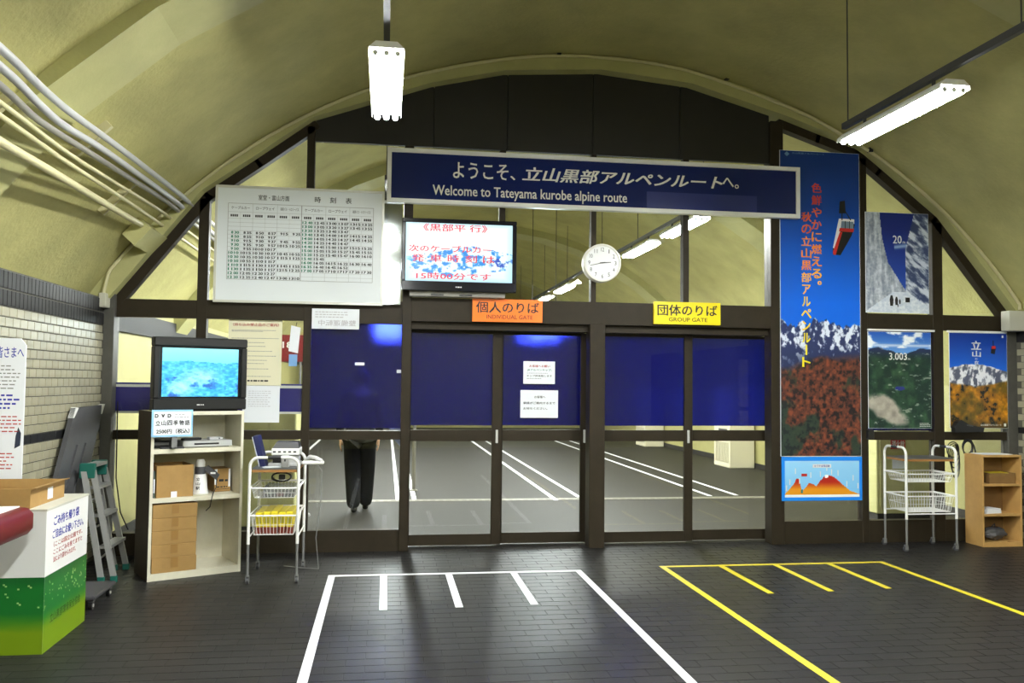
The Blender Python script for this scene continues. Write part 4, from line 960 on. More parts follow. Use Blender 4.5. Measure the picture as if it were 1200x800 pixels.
MB().box(-.09, .04, -.012, .012, .02, .022).build('buttons', DARKGREY, o)
o = on_shelf('cable_box', 'small silver receiver lying right on top of the disc player', 'receiver', .54, .16, 1.0915); MB().bbox(-.05, .06, -.04, .04, 0, .022, .004).build('body', M('silver_plastic', (.5, .5, .5, 1)), o); MB().cyl((.03, -.041, .011), (.03, -.046, .011), .006, 8).build('knob', BLACK, o)
o = on_shelf('black_player', 'low black video unit behind the price sign', 'video unit', .135, .26, 1.036); MB().bbox(-.105, .105, -.14, .14, .005, .06, .004).build('body', BLACK, o); MB().box(-.08, .03, -.142, -.14, .025, .045).build('slot', STEEL, o); MB().box(-.08, .08, -.12, .12, 0, .005).build('feet', DARKGREY, o)
# middle shelf
def carton(name, lab, x, y, z, w_, d_, h_, rz=0, grp=None, tape=True, mat=CARD, open_=False, seam=True):
    o = on_shelf(name, lab, 'box', x, y, z, rz, grp)
    if open_:
        t_ = .006; b = MB(); b.box(-w_/2, w_/2, -d_/2, d_/2, 0, t_)
        for q in ((-w_/2, w_/2, -d_/2, -d_/2 + t_), (-w_/2, w_/2, d_/2 - t_, d_/2), (-w_/2, -w_/2 + t_, -d_/2 + t_, d_/2 - t_), (w_/2 - t_, w_/2, -d_/2 + t_, d_/2 - t_)): b.box(*q, t_, h_)
        b.build('body', mat, o)
    else: MB().bbox(-w_/2, w_/2, -d_/2, d_/2, 0, h_, .003).build('body', mat, o)
    if tape: MB().box(-.028, .028, -d_/2 - .0015, -d_/2, h_ * .3, h_ - .002).build('tape', TAPE, o)
    return o
o = carton('cardboard_box', 'tall brown cardboard box with white label on the middle shelf', .203, .2, .6455, .285, .32, .255, tape=False, open_=True); MB().box(-.03, .015, -.163, -.16, .0, .045).build('label', PAPER, o)
for i, (c, nm) in enumerate(((C(130, 20, 30), 'dark red'), (C(60, 80, 70), 'grey green'))):
    o = on_shelf('file_binder', '%s binder wedged beside the cardboard box' % nm, 'binder', .032 + i * .0135, .17, .6455, 0, 'binders on the middle shelf'); MB().bbox(-.0055, .0055, -.12, .12, 0, .235 - i * .02, .002).build('cover', M('binder%d' % i, c, .5), o); MB().box(-.004, .004, -.1205, -.12, .04, .15).build('spine_label', PAPER, o)
# megaphone: bell down on the shelf
o = on_shelf('megaphone', 'white and grey megaphone standing on its bell', 'megaphone', .43, .15, .6455, -.45)
MB().lathe([(.068, 0), (.072, .008), (.066, .014), (.045, .16), (.038, .175)], (0, 0, 0), 'z', 24).build('bell', WHITE, o, True)
MB().lathe([(.043, .160), (.044, .205), (.040, .225)], (0, 0, 0), 'z', 24).build('collar', DARKGREY, o, True)
MB().lathe([(.036, .222), (.038, .262), (.026, .285)], (0, 0, 0), 'z', 24).build('mouthpiece', WHITE, o, True)
MB().hexa([(.03, -.02, .20), (.06, -.02, .235), (.155, -.02, .155), (.13, -.02, .115), (.03, .02, .20), (.06, .02, .235), (.155, .02, .155), (.13, .02, .115)]).build('grip', DARKGREY, o)
MB().box(.085, .125, -.023, -.02, .165, .18).build('trigger', WHITE, o)
MB().tube([(.135, -.01, .125), (.14, -.06, .06), (.13, -.14, .02), (.13, -.21, -.02), (.12, -.215, -.08), (.09, -.215, -.11)], .0045, 6).build('cord', BLACK, o, True)
t = MB()
for i, ch in enumerate('立山駅'): t.text(ch, -.018, .014, .115 - i * .036, .142 - i * .036, -.076 + i * -.004, .02)
t.build('lettering', BLACKINK, o)
o = carton('small_carton', 'small printed brown carton at the right of the middle shelf', .63, .30, .6455, .135, .2, .195, tape=False); t = MB(); t.box(-.03, .01, -.1012, -.1, .085, .105); t.box(.02, .045, -.1012, -.1, .085, .102); t.box(-.05, .055, -.1012, -.1, .02, .024); t.bars(-.05, .05, .03, .05, -.1, 1, .8, 6); t.build('lettering', BLACKINK, o); MB().box(-.066, -.045, -.1015, -.1, .06, .19).build('label', PAPER, o); MB().box(.05, .066, -.1015, -.1, .04, .19).build('label', PAPER, o)
zz = .0555
for i in range(5):
    hgt = (.118, .102, .108, .100, .108)[i]
    lab = ('lowest', 'second lowest', 'middle', 'second highest', 'topmost')[i] + ' of five flat brown cartons stacked in the cabinet'
    carton('flat_carton', lab, .200 + (.006, .001, .003, .002, .004)[i], .19, zz, .345, .36, hgt, 0, 'flat cartons stacked in the cabinet', seam=True); zz += hgt + .0008

# ================================================================== TROLLEYS
def trolley(lab, loc, rz, tw=.385, td=.56, top=.985):
    o = thing('wire_trolley', lab, 'trolley', loc, rz, 'white tube trolleys')
    hw, hd = tw / 2, td / 2; r = .0125; zl = .31
    for s in (-1, 1):
        y = s * hd; pts = [(-hw, y, zl)]; rc = .07
        for k in range(9): a = math.pi - k * math.pi / 16; pts.append((-hw + rc + rc * math.cos(a), y, top - rc + rc * math.sin(a)))
        for k in range(9): a = math.pi / 2 - k * math.pi / 16; pts.append((hw - rc + rc * math.cos(a), y, top - rc + rc * math.sin(a)))
        pts.append((hw, y, zl)); MB().tube(pts, r, 10).build('end_frame', WHITEMETAL, o, True)
        for z in (.745, .53): MB().cyl((-hw, y, z), (hw, y, z), .007, 8).build('cross_bar', WHITEMETAL, o, True)
        MB().cyl((-.05, y, top), (.05, y, top), .0145, 10).build('grip', M('grip_black', (.02, .02, .022, 1), .5), o, True)
        for t_ in (-1, 1):
            MB().cyl((t_ * hw, y, .06), (t_ * hw, y, zl + .01), .0105, 10).build('lower_leg', STEEL, o, True)
            c = MB().cyl((t_ * hw - .010, y + .012, .0265), (t_ * hw + .010, y + .012, .0265), .026, 14).build('caster', DARKGREY, o, True)
            MB().box(t_ * hw - .014, t_ * hw - .011, y - .008, y + .022, .02, .066).build('fork', STEEL, c); MB().box(t_ * hw + .011, t_ * hw + .014, y - .008, y + .022, .02, .066).build('fork', STEEL, c); MB().box(t_ * hw - .014, t_ * hw + .014, y - .008, y + .018, .060, .068).build('fork_top', STEEL, c)
    for s in (-1, 1):
        for z in (.745, .53, .36): MB().cyl((s * hw, -hd, z), (s * hw, hd, z), .0065, 8).build('side_bar', WHITEMETAL, o, True)
    MB().box(-hw + .014, hw - .014, -hd + .014, hd - .014, .888, .900).build('top_board', M('board_grey', (.08, .08, .08, 1), .5), o); MB().box(-hw + .014, hw - .014, -hd + .014, hd - .014, .868, .888).build('board_core', M('board_core', C(150, 105, 50), .6), o)
    for z0, z1, nm in ((.665, .745, 'upper_basket'), (.375, .53, 'lower_basket')):
        b = MB(); x0, x1, y0, y1 = -hw + .016, hw - .016, -hd + .02, hd - .02; ins = .02; w_ = .0022
        for zq, k in ((z1 - .006, 0), ((z0 + z1) / 2, .5), (z0, 1)):
            i_ = ins * k; b.tube([(x0 + i_, y0 + i_, zq), (x1 - i_, y0 + i_, zq), (x1 - i_, y1 - i_, zq), (x0 + i_, y1 - i_, zq)], .003 if k == 0 else w_, 5, True)
        n = 12
        for k in range(n + 1):
            x = x0 + ins + (x1 - x0 - 2 * ins) * k / n; xo = x0 + (x1 - x0) * k / n
            b.tube([(xo, y0, z1 - .006), (x, y0 + ins, z0), (x, y1 - ins, z0), (xo, y1, z1 - .006)], w_, 4)
        n = 16
        for k in range(n + 1):
            y = y0 + ins + (y1 - y0 - 2 * ins) * k / n; yo = y0 + (y1 - y0) * k / n
            b.tube([(x0, yo, z1 - .006), (x0 + ins, y, z0), (x1 - ins, y, z0), (x1, yo, z1 - .006)], w_, 4)
        b.build(nm, WHITEMETAL, o)
    return o
T1 = Vector((-.857, 7.315, 0)); trolley('white tube trolley loaded with devices beside the cabinet', T1, 0, .375, .55)
T2 = Vector((5.285, 7.965, 0)); trolley('empty white tube trolley before the route profile poster', T2, math.pi / 2, .365, .53, 1.0)
def on_tr(name, lab, cat, x, y, z, rz=0, grp=None): return thing(name, lab, cat, (T1.x + x, T1.y + y, z), rz, grp)
TZ = .9005
o = on_tr('ticket_device', 'white and black desktop device with a row of slots on the trolley', 'device', .05, -.02, TZ)
MB().bbox(-.12, .125, -.10, .14, .0, .025, .004).build('base_tray', M('device_grey', (.42, .42, .42, 1), .5), o); MB().box(.03, .12, -.09, .05, .025, .085).build('pedestal', MATS['device_grey'], o); MB().box(-.09, .03, -.05, .1, .025, .085).build('dark_block', BLACK, o)
MB().bbox(-.095, .125, -.11, .12, .09, .145, .006).build('body', WHITE, o); MB().hexa([(-.09, -.10, .145), (.12, -.10, .145), (.12, .11, .145), (-.09, .11, .145), (-.06, -.07, .195), (.11, -.07, .190), (.11, .09, .195), (-.06, .09, .195)]).build('lid', DARKGREY, o)
for k in range(5): MB().box(-.082 + k * .04, -.060 + k * .04, -.1115, -.11, .112, .124).build('slot', BLACK, o)
o = on_tr('blue_folder', 'dark blue folder leaning on the trolley', 'folder', -.10, -.04, TZ); MB().prism([(-.095, .24), (-.055, .245), (.01, .0), (-.03, .0)], -.08, .10).build('cover', M('folder_blue', C(22, 28, 74), .5), o); MB().prism([(-.101, .235), (-.096, .235), (-.036, .0), (-.041, .0)], -.078, .098).build('pages', PAPER, o)
o = on_tr('paper_sheet', 'white paper sheets lying on the trolley top', 'paper', -.03, -.19, TZ, .3)
for k in range(3): MB().box(-.07 + k * .01, .07 + k * .008, -.05, .05, k * .002, k * .002 + .0018).build('sheet', PAPER, o)
o = on_tr('grey_adapter', 'grey power adapter at the trolley front', 'adapter', .075, -.21, TZ); MB().bbox(-.03, .03, -.025, .025, 0, .10, .006).build('body', M('device_grey', (.4, .4, .4, 1)), o); MB().box(-.006, .006, -.0265, -.025, .05, .085).build('slot', BLACK, o)
o = on_tr('handset', 'white handset projecting over the trolley edge', 'handset', .262, .05, TZ); b = MB(); b.tube([(-.06, .1, .02), (-.02, .05, .06), (.03, 0, .055), (.08, -.02, .03)], .016, 8); b.build('grip', WHITE, o, True); MB().bbox(-.08, .10, -.03, .03, 0, .03, .008).build('cradle', WHITE, o)
pts = [(T1.x + .31, T1.y + .02, .90), (T1.x + .35, T1.y + .0, .85), (T1.x + .34, T1.y + .05, .6), (T1.x + .31, T1.y + .02, .3), (T1.x + .33, T1.y + .1, .03), (T1.x + .2, T1.y + .25, .008), (T1.x + .02, T1.y + .35, .008)]
o = MB(pts[3]).tube(pts, .004, 6).build('extension_cable', M('cord_grey', (.2, .2, .2, 1), .5), None, True); o.location = pts[3]; tag(o, 'thin grey cord hanging from the loaded trolley', 'cord')
# contents of the baskets
o = on_tr('clear_tray', 'clear plastic tray with small things in the upper basket', 'tray', .03, -.05, .6685); CLEAR = glass('clear_plastic', (.8, .82, .82, 1), (.6, .6, .6, 1), .25)
b = MB(); b.box(-.12, .12, -.17, .17, 0, .003)
for q in ((-.12, .12, -.17, -.167), (-.12, .12, .167, .17), (-.12, -.117, -.167, .167), (.117, .12, -.167, .167)): b.box(*q, .003, .075)
b.build('body', CLEAR, o); MB().bbox(-.02, .03, -.14, -.09, .004, .03, .004).build('red_item', REDINK, o); MB().bbox(.05, .09, -.1, -.03, .004, .03, .004).build('dark_item', BLACK, o)
o = on_tr('cable_bundle', 'bundle of black cables hung under the trolley top', 'cables', .04, -.14, .788); b = MB()
for k in range(6):
    ph = k * .7; b.tube([(.075 * math.cos(t_ * math.pi / 8 + ph), .02 * math.sin(ph) + .012 * math.sin(t_ + k), .035 * math.sin(t_ * math.pi / 8 + ph) + .03) for t_ in range(16)], .006, 6, True)
b.build('loops', BLACK, o, True); MB().bbox(-.02, .03, -.02, .02, .01, .05, .006).build('plug', BLACK, o)
YEL = M('packet_yellow', C(226, 206, 40), .5); 
for k in range(5):
    o = on_tr('yellow_packet', '%s yellow packet in the lower basket, counted from the left' % ('first', 'second', 'third', 'fourth', 'fifth')[k], 'packet', -.118 + k * .059, -.02 + .01 * (k % 2), .379, 0, 'yellow packets in the lower basket')
    MB().bbox(-.027, .027, -.19, .19, .05, .165 + .005 * (k % 3), .004).build('packet', YEL, o); MB().box(-.026, .026, -.188, .188, 0, .05).build('red_base', M('packet_red', C(120, 44, 26), .6), o); MB().box(-.02, .02, -.1915, -.19, .08, .13).build('label', M('packet_olive', C(150, 140, 20), .5), o)

# ================================================================== RIGHT: shelf box, cables
WOOD = M('pale_wood', C(186, 146, 86), .5, var=.12, scale=5); WOODD = M('shelf_back_wood', C(128, 96, 54), .6, var=.12, scale=5)
sx0, sx1, sy0, sy1, sh = 5.945, 6.385, 7.935, 8.200, .915
o = thing('wooden_shelf', 'small three tier wooden shelf at the right edge', 'shelf', (sx0, sy0, 0)); of = o.location[:]
for a in (sx0, sx1 - .018): MB(of).box(a, a + .018, sy0, sy1, 0, sh).build('side_panel', WOOD, o)
MB(of).box(sx0 + .018, sx1 - .018, sy0, sy1, sh - .02, sh).build('top_board', WOOD, o); MB(of).box(sx0 + .018, sx1 - .018, sy0, sy1, .0, .045).build('bottom_board', WOOD, o)
for z in (.625, .325): MB(of).box(sx0 + .018, sx1 - .018, sy0, sy1 - .006, z - .02, z).build('shelf', WOOD, o)
MB(of).box(sx0 + .018, sx1 - .018, sy1 - .006, sy1, .045, sh - .02).build('back_panel', WOODD, o)
def put(name, lab, cat, loc, grp=None, rz=0): return thing(name, lab, cat, loc, rz, grp)
o = put('leaflet_box', 'brown tray of yellow leaflets on the top tier of the wooden shelf', 'tray', (6.20, 8.08, .6255)); b = MB(); b.box(-.14, .15, -.10, .10, 0, .006)
for q in ((-.14, .15, -.10, -.094), (-.14, .15, .094, .10), (-.14, -.134, -.094, .094), (.144, .15, -.094, .094)): b.box(*q, .006, .105)
b.build('body', CARDD, o)
for k in range(4): MB().hexa([(-.12, -.085, .02 + k * .02), (.13, -.085, .02 + k * .02), (.13, .085, .03 + k * .02), (-.12, .085, .03 + k * .02), (-.12, -.085, .036 + k * .02), (.13, -.085, .036 + k * .02), (.13, .085, .046 + k * .02), (-.12, .085, .046 + k * .02)]).build('leaflet', YEL if k % 2 else M('leaflet_green', C(190, 200, 60), .5), o)
o = put('paper_stack', 'white papers on the middle tier of the wooden shelf', 'paper', (6.09, 8.06, .3255), rz=.2)
for k in range(4): MB().box(-.10 + .004 * k, .10 - .003 * k, -.08, .08, k * .012, k * .012 + .0105).build('sheet', PAPER, o)
o = put('plastic_bag', 'crumpled dark plastic bag in the bottom tier of the wooden shelf', 'bag', (6.15, 8.06, .0455))
b = MB(); vs = []; n = 14
for i in range(8):
    for k in range(n):
        ph = i / 7 * math.pi; rr = (.10 + .03 * random.random()) * math.sin(ph) + .004; vs.append((rr * 1.15 * math.cos(2 * math.pi * k / n), rr * .75 * math.sin(2 * math.pi * k / n), .068 - .068 * math.cos(ph) + .012 * random.random() * math.sin(ph)))
b.add(vs, [[i * n + k, i * n + (k + 1) % n, (i + 1) * n + (k + 1) % n, (i + 1) * n + k] for i in range(7) for k in range(n)]); b.build('body', M('bag_grey', (.06, .06, .065, 1), .25), o); MB().tube([(-.02, 0, .12), (-.01, -.01, .15), (.02, 0, .165), (.03, .01, .135)], .006, 6).build('knot', MATS['bag_grey'], o, True)
# paper on top of the shelf
o = MB().box(-.15, .17, -.10, .10, 0, .004).build('top_sheet', PAPER); o.location = (6.16, 8.09, .9155); tag(o, 'white sheet lying on top of the wooden shelf', 'paper')
# black bag and coiled cable hanging from the rail
q = onY(1130, 497, 8.2)
o = put('hanging_cable', 'coiled black cable hanging on the rail above the wooden shelf', 'cable', (q[0], 8.245, 1.05)); b = MB()
for k in range(5):
    w_ = .045 + .006 * k; l = .30 - .035 * k; b.tube([(-.07 + w_ * math.cos(t_ * math.pi / 9) - .012 * k, -.006 * k, -.10 - l * .5 + l * math.sin(t_ * math.pi / 9) * .5 + .02 * k) for t_ in range(18)], .006, 6, True)
for k in range(3):
    b.tube([(.055 + .055 * math.cos(t_ * math.pi / 9), -.006 * k - .01, -.07 + .075 * math.sin(t_ * math.pi / 9) - .01 * k) for t_ in range(18)], .007, 6, True)
b.tube([(.10, 0, .0), (.13, -.01, -.06), (.15, -.01, -.13)], .008, 6); b.build('loops', BLACK, o, True)
o = put('folded_bag', 'folded black bag lying on the rail above the wooden shelf', 'bag', (q[0] + .02, 8.21, 1.13)); MB().prism([(-.15, .0), (.17, .005), (.18, .05), (.02, .075), (-.08, .13), (-.12, .11), (-.15, .05)], -.05, .015).build('body', BLACK, o); MB().prism([(-.02, .07), (.05, .06), (.05, .075), (-.02, .085)], -.055, .02).build('strap', DARKGREY, o)
q = onY(1021, 509, 8.2); o = MB().bbox(-.025, .03, -.03, .03, -.05, .05, .004).build('wall_socket', BLACK); o.location = (q[0], 8.225, q[2]); tag(o, 'small black socket box on the post beside the right trolley', 'socket')

# ================================================================== LEFT: counter, carton, sign board, red table, ladder, panel, dolly
o = thing('bag_dispenser', 'white and green printed box counter offering waste bags', 'counter', (-2.2, 5.75, 0)); of = o.location[:]
X0, X1, YA, YBk, HT, DIV = XL + .03, -1.94, 5.40, 6.11, .832, .440
MB(of).box(X0, X1, YA, YBk, .0, HT - .012).build('carcass', WHITE, o); MB(of).box(X0, X1 + .004, YA - .004, YBk + .004, HT - .012, HT).build('top_board', M('counter_top', (.55, .54, .46, 1), .5), o)
def green_art(u, v):
    n = fbm(u * 5, v * 4, 61); c = mixc((120, 150, 20), (20, 110, 40), (v - .30 + .1 * (n - .5)) * 4); c = mixc(c, (10, 84, 34), np.clip((v - .85) * 6, 0, .6))
    fk = (fbm(u * 40, v * 26, 71) > .70) & (v > .55) & (v < .93); return mixc(c, (200, 220, 140), fk * .8)
artwork('green_print', green_art, YA, YBk, 0, DIV, X1 + .0015, 80, 50, o, of, swap=True)
artwork('green_print', lambda u, v: green_art(u * .5 + 3, v), X0, X1 + .001, 0, DIV, YA - .0015, 50, 50, o, of)
t = MB(of); Lh = YBk - YA
def ct(tb, s, a, b, c, d, bold): tb.text(s, YA + a * Lh, YA + b * Lh, c, d, X1 + .001, bold, 0, plane='yz')
ct(t, 'ごみ持ち帰り袋', .16, .76, .715, .775, .02); ct(t, 'ご自由にお使い下さい。', .14, .88, .640, .695, .018); t.build('lettering', BLUEINK, o)
t = MB(of); ct(t, '（ここは国立公園です。', .17, .86, .590, .622, .004); ct(t, 'ここにごみを捨てますと', .17, .86, .545, .577, .004); ct(t, '法により罰せられます。', .17, .70, .500, .532, .004); t.build('red_lettering', REDINK, o)
t = MB(of); ct(t, '立山黒部環境保全協会', .14, .86, .150, .205, .02); t.build('dark_lettering', M('dark_green_ink', C(14, 24, 10), .6), o)
for z in (.76, .62): MB(of).bbox(X1 - .03, X1 - .01, YBk + .004, YBk + .02, z - .012, z + .012, .003).build('hinge', STEEL, o)
# carton tray on the counter
cz = HT + .0005
A = onZ(43, 594, cz); B = onZ(88, 577, cz)
o = thing('carton_tray', 'open brown carton on the white and green counter', 'box', (-2.16, 5.70, cz)); b = MB()
x0, x1, y0, y1 = -.30, .12, -.28, .26; hgt = .115; tt = .006
b.box(x0, x1, y0, y1, 0, tt)
for q in ((x0, x1, y0, y0 + tt), (x0, x1, y1 - tt, y1), (x0, x0 + tt, y0 + tt, y1 - tt), (x1 - tt, x1, y0 + tt, y1 - tt)): b.box(*q, tt, hgt)
b.build('body', CARD, o)
MB().hexa([(x1, y0, hgt - .01), (x1 + .03, y0, hgt + .0), (x1 + .03, y1, hgt + .0), (x1, y1, hgt - .01), (x1, y0, hgt), (x1 + .03, y0, hgt + .006), (x1 + .03, y1, hgt + .006), (x1, y1, hgt)]).build('flap', CARD, o)
MB().box(x1, x1 + .002, -.02, .06, .02, .09).build('label', PAPER, o); MB().box(x0 + .05, x1 - .05, y0 + .05, y1 - .05, tt, .05).build('folded_bags', M('bag_white', (.7, .7, .66, 1), .6), o)
# upright sign board behind the carton
o = thing('notice_board', 'upright white information board with blue heading at the left edge', 'sign', (-2.42, 6.05, cz)); of = o.location[:]
y = 6.05; xr = onY(28, 480, y)[0]; x0 = xr - .19; x0 = max(x0, XL + .012); zt = onY(10, 396, y)[2]
x0 = XL + .012
MB(of).prism([(x0, cz), (xr, cz), (xr, zt - .045), (xr - .035, zt), (x0, zt)], y, y + .012).build('panel', M('board_white', (.74, .76, .82, 1), .4), o)
t = MB(of); t.text('皆さまへ', x0 + .005, xr - .012, zt - .13, zt - .055, y - .0005, .01); t.build('heading', BLUEINK, o)
t = MB(of); t.bars(x0 + .01, xr - .03, zt - .34, zt - .17, y, 7, .5, 31); t.build('fine_print', GREYINK, o); t = MB(of); t.bars(x0 + .01, xr - .03, zt - .47, zt - .36, y, 4, .7, 32); t.build('fine_print', BLUEINK, o)
t = MB(of); t.bars(x0 + .01, xr - .015, zt - .62, zt - .50, y, 5, .5, 33); t.bars(x0 + .01, xr - .05, zt - .86, zt - .74, y, 5, .5, 34); t.build('red_fine_print', REDINK, o, kind='stuff')
MB(of).prism([(xr - .05, zt - .72), (xr - .015, zt - .70), (xr - .012, zt - .62), (xr - .03, zt - .58), (xr - .045, zt - .64)], y - .0008, y).build('picture', M('picture_navy', C(36, 44, 66), .5), o)
MB(of).box(x0 + .02, xr - .02, y + .012, y + .05, cz, cz + .02).build('foot', STEEL, o)
# red edged table cut by the left picture edge
o = thing('red_edged_table', 'white topped table with a thick dark red rounded edge at the left', 'table', (-2.2, 4.75, 0)); of = o.location[:]
xe = onY(44, 605, 5.28)[0]; ye = 5.28; zb, zt = .725, .872; xi = XL + .04; yi = 3.7
RED = M('red_edge', C(98, 14, 24), .4)
prof = [(0, zb), (-.03, zb - .0), (0.0, zb)]
b = MB(); rc = .07; pts = []
for k in range(7): a = k * math.pi / 12; pts.append((xe - rc + rc * math.cos(a), ye - rc + rc * math.sin(a)))
outline = [(xi, yi), (xe, yi)] + pts + [(xi, ye)]
vs = []; n = len(outline)
cx_, cy_ = (xi + xe) / 2, (yi + ye) / 2
for ins, z in ((.02, zb), (.0, zb + .03), (0, zt - .04), (.02, zt - .008), (.045, zt)):
    for (px_, py_) in outline: vs.append((px_ - ins * (1 if px_ > cx_ else -1) * (1 if px_ > cx_ else 0), py_ - ins * (1 if py_ > cy_ else 0), z))
b.add(vs, [[l * n + i, l * n + (i + 1) % n, (l + 1) * n + (i + 1) % n, (l + 1) * n + i] for l in range(4) for i in range(n)] + [list(range(n))[::-1], [4 * n + i for i in range(n)]]); b.build('red_edge', RED, o, True)
MB(of)
MB().box(xi + .01, xe - .07, yi + .03, ye - .07, zt, zt + .006).build('white_top', WHITE, o).location = (-of[0], -of[1], -of[2])
for oo in o.children:
    if oo.name.startswith('red_edge'): oo.location = (-of[0], -of[1], -of[2])
for (a, c) in ((xi + .06, yi + .08), (xi + .06, ye - .12), (xi + .25, yi + .08)): MB(of).cyl((a, c, 0), (a, c, zb + .01), .02, 10).build('leg', STEEL, o)
# step ladder leaning folded against the wall
o = thing('step_ladder', 'folded aluminium step ladder with teal feet leaning on the tiled wall', 'ladder', (-2.12, 7.45, 0)); of = o.location[:]
TEAL = M('teal_plastic', C(16, 92, 80), .5); LADDER = M('ladder_aluminium', (.33, .33, .32, 1), .42, .3); topx = -2.30; Zt = .90
fr = [((-2.085, 7.225, .03), (topx, 7.31, Zt)), ((-2.125, 7.69, .03), (topx - .005, 7.60, Zt))]; bk = [((-2.17, 7.19, .03), (topx - .06, 7.30, Zt - .02)), ((-2.21, 7.66, .03), (topx - .065, 7.61, Zt - .02))]
def bar(a, b_, wx, wy, nm, mt, par):
    a = Vector(a); b_ = Vector(b_); m_ = MB(of); m_.hexa([(a.x - wx, a.y - wy, a.z), (a.x + wx, a.y - wy, a.z), (a.x + wx, a.y + wy, a.z), (a.x - wx, a.y + wy, a.z), (b_.x - wx, b_.y - wy, b_.z), (b_.x + wx, b_.y - wy, b_.z), (b_.x + wx, b_.y + wy, b_.z), (b_.x - wx, b_.y + wy, b_.z)]); return m_.build(nm, mt, par)
for a, b_ in fr + bk:
    rl = bar(a, b_, .022, .012, 'rail', LADDER, o); MB(of).bbox(a[0] - .026, a[0] + .026, a[1] - .016, a[1] + .016, .0, .05, .004).build('foot', TEAL, rl)
for k in (.27, .55, .80):
    p = Vector(fr[0][0]).lerp(Vector(fr[0][1]), k); q = Vector(fr[1][0]).lerp(Vector(fr[1][1]), k); MB(of).box(min(p.x, q.x) - .04, max(p.x, q.x) + .018, p.y + .012, q.y - .012, p.z - .012, p.z + .012).build('step', LADDER, o)
    p = Vector(bk[0][0]).lerp(Vector(bk[0][1]), k - .1); q = Vector(bk[1][0]).lerp(Vector(bk[1][1]), k - .1); MB(of).cyl((p.x, p.y, p.z), (q.x, q.y, q.z), .008, 8).build('brace', LADDER, o)
MB(of).bbox(topx - .09, topx + .03, 7.285, 7.325, Zt - .10, Zt + .02, .006).build('hinge_cap', TEAL, o); MB(of).bbox(topx - .095, topx + .025, 7.585, 7.625, Zt - .10, Zt + .02, .006).build('hinge_cap', TEAL, o); MB(of).box(topx - .06, topx + .03, 7.325, 7.585, Zt - .01, Zt + .015).build('top_step', LADDER, o)
# grey folding panel leaning beside the ladder
PAN = M('panel_grey', (.060, .060, .066, 1), .5, var=.1)
o = thing('folding_panel', 'slanted dark grey folding panel with white corners leaning on the tiled wall', 'panel', (-2.45, 7.0, 0)); of = o.location[:]
TL = Vector(onX(83, 478, -2.50)); TR = Vector(onX(117, 474, -2.50)); dn = Vector((.0, -.40, -.50)).normalized(); L_ = TL.z / -dn.z - .02
BL = TL + dn * L_; BR = TR + dn * ((TR.z - .01) / -dn.z)
BL.x = BR.x = -2.43; th = Vector((.035, 0, 0))
def slab(p, nm, mt, t_=th): return MB(of).hexa([tuple(p[0]), tuple(p[1]), tuple(p[2]), tuple(p[3]), tuple(p[0] + t_), tuple(p[1] + t_), tuple(p[2] + t_), tuple(p[3] + t_)]).build(nm, mt, o)
slab([BL, BR, TR, TL], 'board', PAN)
for f_ in (.34, .62):
    a = TL.lerp(TR, f_); b_ = BL.lerp(BR, f_); e = (TR - TL).normalized() * .05; s0 = a.lerp(b_, .22) + th; s1 = a.lerp(b_, .75) + th
    slab([s1, s1 + e, s0 + e, s0], 'fold_bar', DARKGREY, Vector((.012, 0, 0)))
for p, sg in ((TL, 1), (TR, -1)):
    e = (TR - TL).normalized() * .06 * sg; dd = dn * .10; slab([p + dd, p + dd + e * .4, p + e, p - dn * .008], 'corner_guard', WHITE, Vector((.042, 0, 0)))
# flat dolly
o = thing('flat_dolly', 'low dark grey dolly on casters beside the counter', 'dolly', (-2.16, 6.6, 0)); of = o.location[:]
MB(of).bbox(-2.36, -1.945, 6.32, 6.80, .075, .105, .008).build('deck', DARKGREY, o)
for a in (-2.31, -1.985):
    for c in (6.385, 6.76): 
        w_ = MB(of).cyl((a - .012, c, .03), (a + .012, c, .03), .03, 14).build('caster', BLACK, o, True); MB(of).box(a - .018, a + .018, c - .02, c + .02, .055, .075).build('fork', STEEL, w_); MB(of).cyl((a + .012, c, .03), (a + .016, c, .03), .012, 10).build('hub', ALU, w_)
# loose cables on the left behind the cabinet
pts = [onY(138, 470, 8.2), onY(136, 560, 8.15), onY(141, 600, 8.1), onY(150, 620, 7.9)]; o = MB(pts[1]).tube(pts, .006, 6).build('power_cable', BLACK, None, True); o.location = pts[1]; tag(o, 'black cord hanging behind the brown side of the cabinet', 'cord')
# strap hook and switch hanging right of the notices
q = onY(345, 395, 8.24); o = thing('hanging_tag', 'white tag with pale blue end hanging on the post right of the cream notice', 'tag', q)
MB().hexa([(-.05, -.008, -.13), (.035, -.008, -.15), (.035, 0, -.15), (-.05, 0, -.13), (-.03, -.008, .11), (.055, -.008, .09), (.055, 0, .09), (-.03, 0, .11)]).build('card', PAPER, o); MB().box(-.045, .03, -.012, .002, -.27, -.16).build('blue_end', M('tag_blue', C(120, 165, 215), .4), o); MB().cyl((.01, -.004, .09), (.02, .01, .14), .003, 6).build('string', BLACK, o)

